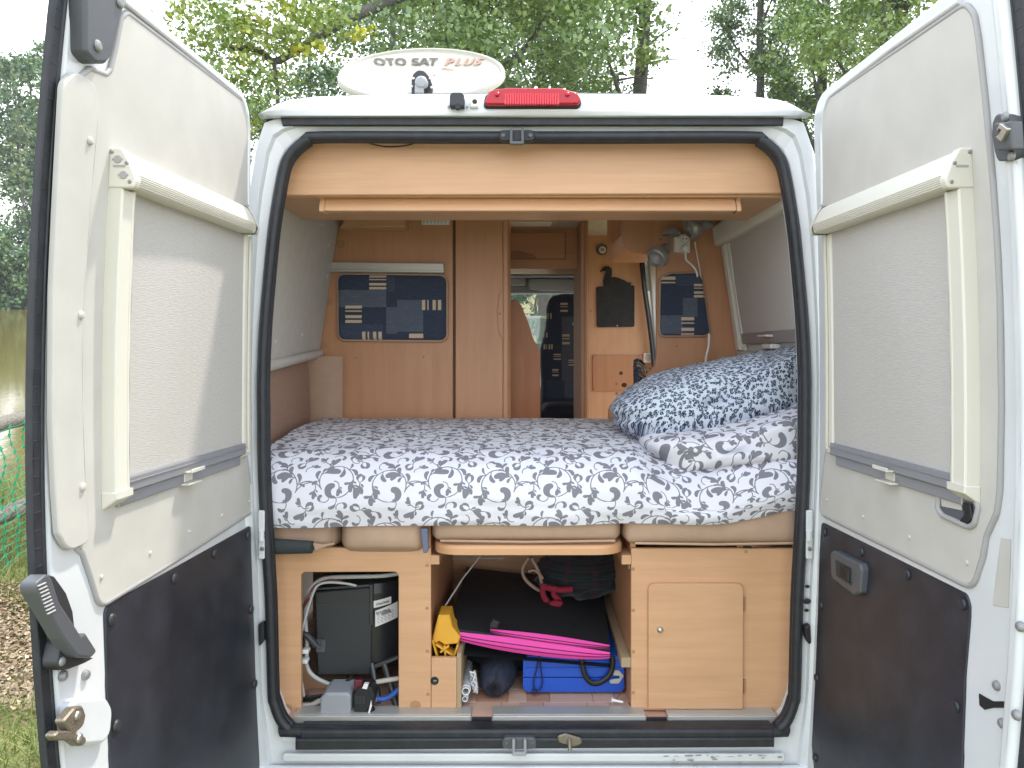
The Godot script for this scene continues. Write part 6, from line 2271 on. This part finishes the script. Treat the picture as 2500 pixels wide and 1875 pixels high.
func land() -> void:
	var xs := []
	var zs := []
	for k in range(-400, -20, 12):
		xs.append(float(k))
	for k in range(-64, 60):
		xs.append(k * 0.25 - 4.0)
	for k in range(12, 400, 12):
		xs.append(float(k))
	for k in range(-400, -40, 6):
		zs.append(float(k))
	for k in range(-120, 24):
		zs.append(k * 0.33)
	for k in range(9, 200, 10):
		zs.append(float(k))
	var st := ST()
	var V := []
	for z in zs:
		var row := PackedVector3Array()
		for x in xs:
			row.append(Vector3(x, ground_y(x, z), z))
		V.append(row)
	for j in zs.size() - 1:
		for i in xs.size() - 1:
			var a: Vector3 = V[j][i]
			var b: Vector3 = V[j][i + 1]
			var c: Vector3 = V[j + 1][i + 1]
			var d: Vector3 = V[j + 1][i]
			for q in [a, b, c, a, c, d]:
				st.add_vertex(q)
	st.index()
	st.generate_normals()
	var gm := mat(1, 1, 1, 0.95)
	gm.albedo_texture = noise_tex(0.018, [[0.0, lin(0.10, 0.075, 0.045)], [0.42, lin(0.16, 0.13, 0.06)], [0.55, lin(0.17, 0.19, 0.06)], [1.0, lin(0.24, 0.25, 0.09)]], 61, 512)
	gm.uv1_triplanar = true
	gm.uv1_world_triplanar = true
	gm.uv1_scale = Vector3(0.24, 0.24, 0.24)
	rough_bump(gm, gm.uv1_scale, 3.0, 0.15, 62)
	gm.uv1_world_triplanar = true
	struct("ground", st, gm)
	# the lake
	st = ST()
	quad(st, Vector3(-260, -0.5, 120), Vector3(-3.0, -0.5, 120), Vector3(-3.0, -0.5, -80), Vector3(-260, -0.5, -80), Vector3.UP)
	var wm := mat(0.16, 0.125, 0.035, 0.07)
	wm.normal_enabled = true
	var nt := noise_tex(0.02, [[0.0, Color.BLACK], [1.0, Color.WHITE]], 63)
	nt.color_ramp = null
	nt.as_normal_map = true
	nt.bump_strength = 1.2
	wm.normal_texture = nt
	wm.normal_scale = 0.12
	wm.metallic_specular = 0.35
	wm.uv1_triplanar = true
	wm.uv1_world_triplanar = true
	wm.uv1_scale = Vector3(0.35, 0.35, 0.9)
	struct("lake_water", st, wm)

func fence(label: String, a: Vector3, b: Vector3, gap: float, label_net: String) -> void:
	var t := thing("rail_fence", label, "fence", Vector3(a.x, ground_y(a.x, a.z), a.z), "", false)
	var log := speckled(mat(0.42, 0.385, 0.33, 0.9), Vector3(3, 12, 3), 0.5, 1.0, 0.04, 81)
	rough_bump(log, Vector3(6, 6, 6), 0.8, 0.1, 82)
	var n := int((b - a).length() / gap)
	var dir := (b - a).normalized()
	rng.seed = int(a.x * 100)
	for k in n + 1:
		var p := a + dir * gap * k
		p.y = ground_y(p.x, p.z)
		var st := ST()
		tube(st, PackedVector3Array([p + Vector3(0, -0.2, 0), p + Vector3(0.01, 0.5, 0), p + Vector3(0, 1.12, 0.01)]), [0.075, 0.07, 0.062], 10)
		obj("post", st, log, t)
		if k < n:
			var q := a + dir * gap * (k + 1)
			q.y = ground_y(q.x, q.z)
			for h in [0.36, 0.95]:
				st = ST()
				var pts := PackedVector3Array()
				var rr := []
				for j in 9:
					pts.append(p.lerp(q, j / 8.0) + Vector3(0, h + rng.randf_range(-0.012, 0.012), rng.randf_range(-0.008, 0.008)))
					rr.append(rng.randf_range(0.044, 0.054))
				tube(st, pts, rr, 10)
				obj("rail", st, log, t)
	# plastic netting on the near side
	var side := dir.cross(Vector3.UP).normalized()
	if side.dot(Vector3(0, 0, 2) - a) < 0:
		side = -side
	var net := thing("plastic_net", label_net, "netting", a + side * 0.06, "", false)
	var green := mat(0.02, 0.33, 0.16, 0.5)
	var st2 := ST()
	var m := int(minf((b - a).length(), 9.0) / 0.13)
	for i in m:
		var base := a + dir * 0.13 * i + side * 0.065
		var g := ground_y(base.x, base.z)
		var pts := PackedVector3Array()
		for j in 17:
			pts.append(base + side * 0.02 * sin(j * 0.9 + i) + dir * 0.015 * sin(j * 0.5 + i * 0.7) + Vector3(0, g + 0.10 + j * 0.053 - 0.03 * sin(i * 0.35), 0))
		tube(st2, pts, 0.0035, 4)
		for j in 17:
			obox(st2, Vector3(0.004, 0.024, 0.024) if absf(dir.z) > 0.5 else Vector3(0.024, 0.024, 0.004), Transform3D(Basis(side, PI / 4), pts[j]), 0.0005)
			if i > 0:
				var pb := a + dir * 0.13 * (i - 1) + side * 0.065
				var q := pb + side * 0.02 * sin(j * 0.9 + i - 1) + dir * 0.015 * sin(j * 0.5 + (i - 1) * 0.7) + Vector3(0, ground_y(pb.x, pb.z) + 0.10 + j * 0.053 - 0.03 * sin((i - 1) * 0.35), 0)
				tube(st2, PackedVector3Array([pts[j], (pts[j] + q) / 2 - Vector3(0, 0.006, 0), q]), 0.0022, 4)
	obj("mesh", st2, green, net)

func leaf(w: float, fold: float) -> ArrayMesh:
	var st := ST()
	var a := Vector3(0, 0, 0)
	var m := Vector3(0, 0.45, 0.06)
	var t := Vector3(0, 1.0, -0.12)
	var l := Vector3(-w, 0.42, fold)
	var r := Vector3(w, 0.42, fold)
	for q in [[a, l, m], [a, m, r], [m, l, t], [m, t, r]]:
		for p in q:
			st.add_vertex(p)
	st.generate_normals()
	return st.commit()

func leaves(called: String, parent: Node3D, clumps: Array, mesh: Mesh, size: float, cols: Array, m: Material, seed_: int) -> MultiMeshInstance3D:
	rng.seed = seed_
	var total := 0
	for c in clumps:
		total += int(c[2])
	var mm := MultiMesh.new()
	mm.transform_format = MultiMesh.TRANSFORM_3D
	mm.use_colors = true
	mm.mesh = mesh
	mm.instance_count = total
	var i := 0
	for c in clumps:
		var tint: Color = cols[rng.randi() % cols.size()]
		for k in int(c[2]):
			var v := Vector3(rng.randfn(), rng.randfn(), rng.randfn())
			v = v * (0.42 * c[1])
			v.y *= 0.75
			var s := size * rng.randf_range(0.6, 1.3)
			var b := Basis.from_euler(Vector3(rng.randf_range(-1.2, 1.9), rng.randf() * TAU, rng.randf_range(-0.9, 0.9))).scaled(Vector3(s, s, s))
			mm.set_instance_transform(i, Transform3D(b, c[0] + v))
			var f := rng.randf_range(0.85, 1.45)
			var cc: Color = tint.lerp(cols[rng.randi() % cols.size()], 0.35)
			mm.set_instance_color(i, Color(cc.r * f, cc.g * f, cc.b * f))
			i += 1
	var o := MultiMeshInstance3D.new()
	o.multimesh = mm
	o.material_override = m
	o.name = numbered(parent, called)
	o.set_meta("kind", "stuff")
	parent.add_child(o)
	if bases.has(parent):
		o.position = -bases[parent]
	return o

func leaf_mat() -> StandardMaterial3D:
	var m := mat(1, 1, 1, 0.5)
	m.vertex_color_use_as_albedo = true
	m.backlight_enabled = true
	m.backlight = Color(0.36, 0.45, 0.20)
	return m

func tree(called: String, label: String, x: float, z: float, H: float, r0: float, shape: Array, n: int, size: float, cols: Array, seed_: int, extra := [], group := "") -> Node3D:
	# shape: crown middle height, half height, half width, clumps, sideways shift
	var y0 := ground_y(x, z)
	var t := thing(called, label, "tree" if called != "shrub" else "shrub", Vector3(x, y0, z), group, false)
	rng.seed = seed_
	var st := ST()
	var bark: Material = M.bark
	var pts := PackedVector3Array()
	var rr := []
	var lean := rng.randf_range(-0.03, 0.03)
	for k in 13:
		var f := k / 12.0
		pts.append(Vector3(x + lean * H * f + 0.05 * sin(k * 1.3 + seed_), y0 - 0.2 + H * f, z + 0.05 * cos(k * 1.1)))
		rr.append(r0 * (1.25 - 0.25 * minf(1.0, f * 8.0)) * lerpf(1.0, 0.18, f))
	tube(st, pts, rr, 12)
	obj("trunk", st, bark, t)
	var clumps := []
	var cy: float = y0 + shape[0]
	for k in int(shape[3]):
		var d := Vector3(rng.randfn(), rng.randfn(), rng.randfn()).normalized() * pow(rng.randf(), 0.40)
		clumps.append([Vector3(x + shape[4] + d.x * shape[2], cy + d.y * shape[1], z + d.z * shape[2]), shape[2] * rng.randf_range(0.20, 0.42), n / shape[3]])
	for k in mini(10, clumps.size()):
		var c: Vector3 = clumps[k][0]
		var hgt := clampf(c.y - y0 - shape[2] * 0.5, H * 0.15, H * 0.9)
		var i := clampi(int(hgt / H * 12.0), 1, 11)
		var s: Vector3 = pts[i]
		st = ST()
		var mid := s.lerp(c, 0.5) + Vector3(0, -0.12 * shape[2] + rng.randf_range(-0.1, 0.2), 0)
		var limb := smooth(PackedVector3Array([s, mid, c]), 5)
		var lr := []
		for j in limb.size():
			lr.append(rr[i] * lerpf(0.5, 0.09, float(j) / (limb.size() - 1)))
		tube(st, limb, lr, 7)
		for b in 3:
			var o := limb[3 + b * 2]
			var e: Vector3 = o + Vector3(rng.randfn(), rng.randf_range(-0.2, 0.9), rng.randfn()) * shape[2] * 0.22
			tube(st, PackedVector3Array([o, o.lerp(e, 0.5) + Vector3(0, 0.05, 0), e]), [lr[4] * 0.5, lr[4] * 0.35, lr[4] * 0.12], 5)
		obj("limb", st, bark, t)
	for e in extra:
		clumps.append(e)
	leaves("crown", t, clumps, M.leaf_shape, size, cols, M.leaf, seed_ + 100)
	return t

func greenery() -> void:
	M.bark = speckled(mat(0.25, 0.235, 0.21, 0.95), Vector3(2, 2, 2), 0.45, 1.0, 0.05, 83)
	rough_bump(M.bark, Vector3(4, 1.5, 4), 2.0, 0.12, 84)
	M.leaf = leaf_mat()
	M.leaf_shape = leaf(0.42, 0.10)
	var fresh := [Color(0.22, 0.30, 0.11), Color(0.17, 0.25, 0.10), Color(0.27, 0.34, 0.12), Color(0.15, 0.22, 0.10)]
	var lime := [Color(0.31, 0.37, 0.10), Color(0.24, 0.32, 0.10), Color(0.38, 0.39, 0.07), Color(0.19, 0.28, 0.11)]
	var deep := [Color(0.12, 0.19, 0.09), Color(0.095, 0.155, 0.08), Color(0.145, 0.215, 0.095), Color(0.165, 0.24, 0.10)]
	var greyish := [Color(0.155, 0.205, 0.12), Color(0.125, 0.175, 0.105), Color(0.19, 0.245, 0.125), Color(0.23, 0.285, 0.12)]
	# fences
	fence("weathered log rail fence along the lake bank, left of the van", Vector3(-3.35, 0, 3.4), Vector3(-3.35, 0, -15), 2.4, "green plastic netting hung on the lakeside fence")
	var fa := N(1180, 770, 18.6)
	var fb := N(1600, 800, 17.6)
	fence("log rail fence beyond the windscreen on the sunny grass", Vector3(fa.x, 0, fa.z), Vector3(fb.x, 0, fb.z), 2.0, "green plastic netting on the fence beyond the windscreen")
	# trees behind the van
	var p := N(1165, 100, 15)
	# the long limb that reaches to the left, over the van
	var path := PackedVector3Array([N(1150, -60, 15), N(1020, -25, 13.4), N(905, 22, 12.2), N(850, 45, 11.9), N(775, 92, 11.7), N(715, 128, 11.5), N(668, 150, 11.4), N(630, 122, 11.3), N(560, 118, 11.2)])
	var ext := []
	rng.seed = 17
	for k in 26:
		var q := N(rng.randf_range(470, 900), rng.randf_range(-60, 150) + rng.randf_range(-30, 60), rng.randf_range(10.6, 12.4))
		ext.append([q, 0.42, 120])
	for q in [[450, 40], [470, 90], [500, 150], [520, 210], [545, 190], [600, 200], [640, 205], [560, 40], [610, 60], [490, 20], [530, 100], [620, 260], [590, 300]]:
		ext.append([N(q[0], q[1], 11.0), 0.36, 130])
	var a := tree("ivy_tree", "tall tree with an ivy wrapped trunk behind the satellite dish", p.x, p.z, 11.5, 0.30, [7.2, 3.4, 3.0, 70, 0.3], 22000, 0.108, fresh, 201)
	var st := ST()
	tube(st, smooth(path, 5), range(41).map(func(k): return lerpf(0.10, 0.035, k / 40.0)), 9)
	var w := N(668, 150, 11.4)
	tube(st, smooth(PackedVector3Array([w, N(675, 200, 11.3), N(680, 260, 11.2), N(684, 330, 11.2)]), 4), [0.035, 0.033, 0.031, 0.03, 0.028, 0.026, 0.025, 0.024, 0.023, 0.022, 0.02, 0.018, 0.016], 7)
	tube(st, smooth(PackedVector3Array([N(905, 22, 12.2), N(800, 40, 12.0), N(770, 20, 11.9), N(740, -30, 11.9)]), 4), 0.022, 6)
	tube(st, smooth(PackedVector3Array([N(775, 92, 11.7), N(690, 95, 11.6), N(640, 75, 11.5), N(600, 70, 11.4)]), 4), 0.014, 6)
	obj("long_limb", st, M.bark, a)
	leaves("limb_foliage", a, ext, M.leaf_shape, 0.08, lime, M.leaf, 311)
	var yel := []
	for q in [[738, 120], [752, 132], [724, 128], [770, 118], [792, 128], [880, 85], [868, 92], [905, 78], [640, 60], [700, 30], [815, 20], [600, 150]]:
		yel.append([N(q[0], q[1], 11.0), 0.12, 14])
	leaves("yellow_leaves", a, yel, M.leaf_shape, 0.09, [Color(0.48, 0.47, 0.06), Color(0.55, 0.50, 0.06), Color(0.38, 0.43, 0.07)], M.leaf, 315)
	var ivy := []
	for k in 26:
		ivy.append([Vector3(p.x + 0.1 * sin(k * 2.0), 1.0 + k * 0.36, p.z + 0.18), 0.42, 130])
	leaves("ivy", a, ivy, M.leaf_shape, 0.09, deep, M.leaf, 312)
	p = N(1556, 100, 17)
	tree("forked_tree", "tree with a thick forked bare trunk right of the red brake light", p.x, p.z, 12.0, 0.26, [7.6, 3.6, 1.8, 44, -1.3], 11000, 0.10, fresh, 205)
	p = N(1330, 100, 21)
	tree("broadleaf_tree", "mid green tree between the two trunks behind the van roof", p.x, p.z, 11.0, 0.2, [6.6, 3.8, 3.0, 60, 0.0], 20000, 0.112, greyish, 207)
	p = N(980, 100, 24)
	tree("broadleaf_tree", "dark green tree directly behind the satellite dish", p.x, p.z, 13.0, 0.22, [7.5, 4.6, 3.6, 70, 0.0], 25000, 0.12, deep, 209)
	p = N(740, 100, 26)
	tree("broadleaf_tree", "dark green tree left of the dish behind the lime leaves", p.x, p.z, 12.0, 0.22, [6.6, 4.4, 2.9, 56, 0.0], 18000, 0.118, deep, 211)
	p = N(530, 200, 24)
	tree("broadleaf_tree", "light green tree showing between the left door and the van", p.x, p.z, 8.0, 0.2, [4.4, 2.6, 1.9, 40, 0.0], 14000, 0.10, fresh, 213)
	p = N(1195, 200, 30)
	tree("broadleaf_tree", "distant green tree low behind the van roof", p.x, p.z, 9.0, 0.2, [5.0, 3.6, 3.4, 50, 0.0], 15000, 0.17, greyish, 214)
	p = N(1850, 100, 23)
	tree("poplar_tree", "grey green poplar right of the gap of bright sky", p.x, p.z, 16.0, 0.2, [8.3, 5.6, 1.55, 60, 0.4], 18000, 0.10, greyish, 215)
	p = N(2010, 100, 20)
	tree("poplar_tree", "poplar with fresh leaves beside the right rear door", p.x, p.z, 15.0, 0.2, [7.6, 4.4, 1.7, 44, 0.3], 17000, 0.10, fresh, 217)
	p = N(2190, 60, 14)
	tree("broadleaf_tree", "leafy tree above the top edge of the right rear door", p.x, p.z, 10.0, 0.18, [7.6, 2.4, 2.4, 44, 0.0], 16000, 0.09, fresh, 219)
	p = N(1372, 720, 30)
	tree("garden_tree", "tree with a bare brown trunk seen through the windscreen", p.x, p.z, 8.0, 0.22, [5.0, 2.0, 2.4, 30, 0.0], 6000, 0.18, fresh, 221)
	p = N(1310, 720, 27)
	tree("shrub", "blue green shrub seen through the windscreen", p.x, p.z, 2.4, 0.06, [1.3, 1.2, 1.2, 24, 0.0], 6000, 0.12, [Color(0.05, 0.20, 0.12), Color(0.08, 0.24, 0.13)], 223)
	p = N(1450, 720, 33)
	tree("shrub", "pale shrub right of the cab seat beyond the windscreen", p.x, p.z, 3.0, 0.06, [1.6, 1.5, 1.8, 24, 0.0], 6000, 0.14, fresh, 225)
	# across the lake
	var far := [[-150, 14.0, 5.0, 0, "tall leafy tree on the far bank, leftmost"], [25, 8.0, 4.6, 1, "low olive shrub overhanging the water on the far bank"], [105, 23.0, 4.6, 0, "tall dark tree on the far bank beside the left door"], [85, 9.0, 4.4, 1, "dark green shrub on the far bank behind the door edge"], [190, 14.0, 5.0, 0, "round tree on the far bank hidden behind the door"], [-60, 9.0, 5.0, 1, "wide green shrub on the far bank at the left edge"]]
	var dark_bank := [Color(0.085, 0.14, 0.06), Color(0.07, 0.115, 0.05), Color(0.115, 0.165, 0.06), Color(0.15, 0.185, 0.06)]
	for k in far.size():
		var q: Array = far[k]
		var b := N(q[0], 745, 74 + (k % 3) * 3)
		if q[3] == 0:
			tree("lakeside_tree", q[4], b.x, b.z, q[1], 0.3, [q[1] * 0.62, q[1] * 0.42, q[2], 90, 0.0], 16000, 0.40, deep, 301 + k)
		else:
			tree("shrub", q[4], b.x, b.z + 4.0, q[1] * 0.6, 0.1, [q[1] * 0.42, q[1] * 0.5, q[2], 110, 0.0], 22000, 0.36, [dark_bank, deep][k % 2], 301 + k)
	var b := N(52, 400, 72)
	tree("bare_pine", "thin sparse pine rising from the far bank", b.x, b.z, 20.0, 0.14, [14.0, 6.0, 1.3, 26, 0.0], 700, 0.32, greyish, 321)
	b = N(30, 560, 70)
	tree("twiggy_shrub", "bare grey twiggy bush on the far bank", b.x, b.z, 7.0, 0.1, [5.4, 2.2, 2.4, 40, 0.0], 500, 0.25, greyish, 323)
	# grass and fallen leaves by the bank
	rng.seed = 71
	var st3 := ST()
	for q in [[-0.010, 0.0, 0.010, 0.0, 0.004, 0.55, -0.006, 0.55], [-0.006, 0.55, 0.004, 0.55, 0.0, 1.0, 0.0, 1.0]]:
		var A := Vector3(q[0], q[1], 0.10 * q[1] * q[1])
		var B := Vector3(q[2], q[3], 0.10 * q[3] * q[3])
		var C := Vector3(q[4], q[5], 0.22 * q[5] * q[5])
		var D := Vector3(q[6], q[7], 0.22 * q[7] * q[7])
		for v in [A, B, C, A, C, D]:
			st3.add_vertex(v)
	st3.generate_normals()
	var blade := st3.commit()
	var mm := MultiMesh.new()
	mm.transform_format = MultiMesh.TRANSFORM_3D
	mm.use_colors = true
	mm.mesh = blade
	var spots := []
	for k in 60000:
		var x := rng.randf_range(-4.6, -0.9)
		var z := rng.randf_range(-5.5, 1.4)
		var D := 2.05 - z
		var litter := smoothstep(3.30, 3.65, D + 0.25 * sin(x * 5.0 + z * 3.0)) * smoothstep(4.75, 4.45, D + 0.2 * sin(x * 4.0))
		if rng.randf() < litter * 0.94:
			continue
		spots.append(Vector3(x, ground_y(x, z), z))
	mm.instance_count = spots.size()
	for i in spots.size():
		var h := rng.randf_range(0.04, 0.13) * (1.6 if spots[i].z < -2.4 else 1.0)
		mm.set_instance_transform(i, Transform3D(Basis.from_euler(Vector3(rng.randf_range(-0.8, 0.8), rng.randf() * TAU, 0)).scaled(Vector3(0.45, h, h)), spots[i]))
		var f := rng.randf()
		var c := Color(0.16, 0.22, 0.05).lerp(Color(0.40, 0.36, 0.15), f * f)
		mm.set_instance_color(i, c)
	var g := MultiMeshInstance3D.new()
	g.multimesh = mm
	g.material_override = M.leaf
	g.name = "grass"
	add_child(g)
	g.set_meta("kind", "stuff")
	g.set_meta("label", "short dry grass between the van and the lake bank")
	g.set_meta("category", "grass")
	var lit := []
	rng.seed = 73
	for k in 900:
		var D := rng.randf_range(3.35, 4.75)
		var x := -0.62 * D + rng.randf_range(-0.9, 0.9)
		lit.append([Vector3(x, ground_y(x, 2.05 - D) + 0.015, 2.05 - D), 0.10, 22])
	var holder := thing("leaf_litter", "brown fallen leaves and chips covering the bare ground by the fence", "fallen leaves", Vector3.ZERO, "", false)
	holder.set_meta("kind", "stuff")
	var fallen := leaves("fallen_leaf", holder, lit, M.leaf_shape, 0.05, [Color(0.20, 0.13, 0.075), Color(0.30, 0.21, 0.13), Color(0.13, 0.085, 0.05), Color(0.42, 0.33, 0.22)], M.leaf, 75)
	var fm := fallen.multimesh
	for i in fm.instance_count:
		var x := fm.get_instance_transform(i)
		var e := Vector3(PI / 2 + rng.randf_range(-0.5, 0.5), rng.randf() * TAU, 0)
		var o := x.origin
		o.y = ground_y(o.x, o.z) + rng.randf_range(0.005, 0.035)
		fm.set_instance_transform(i, Transform3D(Basis.from_euler(e).scaled(Vector3.ONE * rng.randf_range(0.012, 0.036)), o))
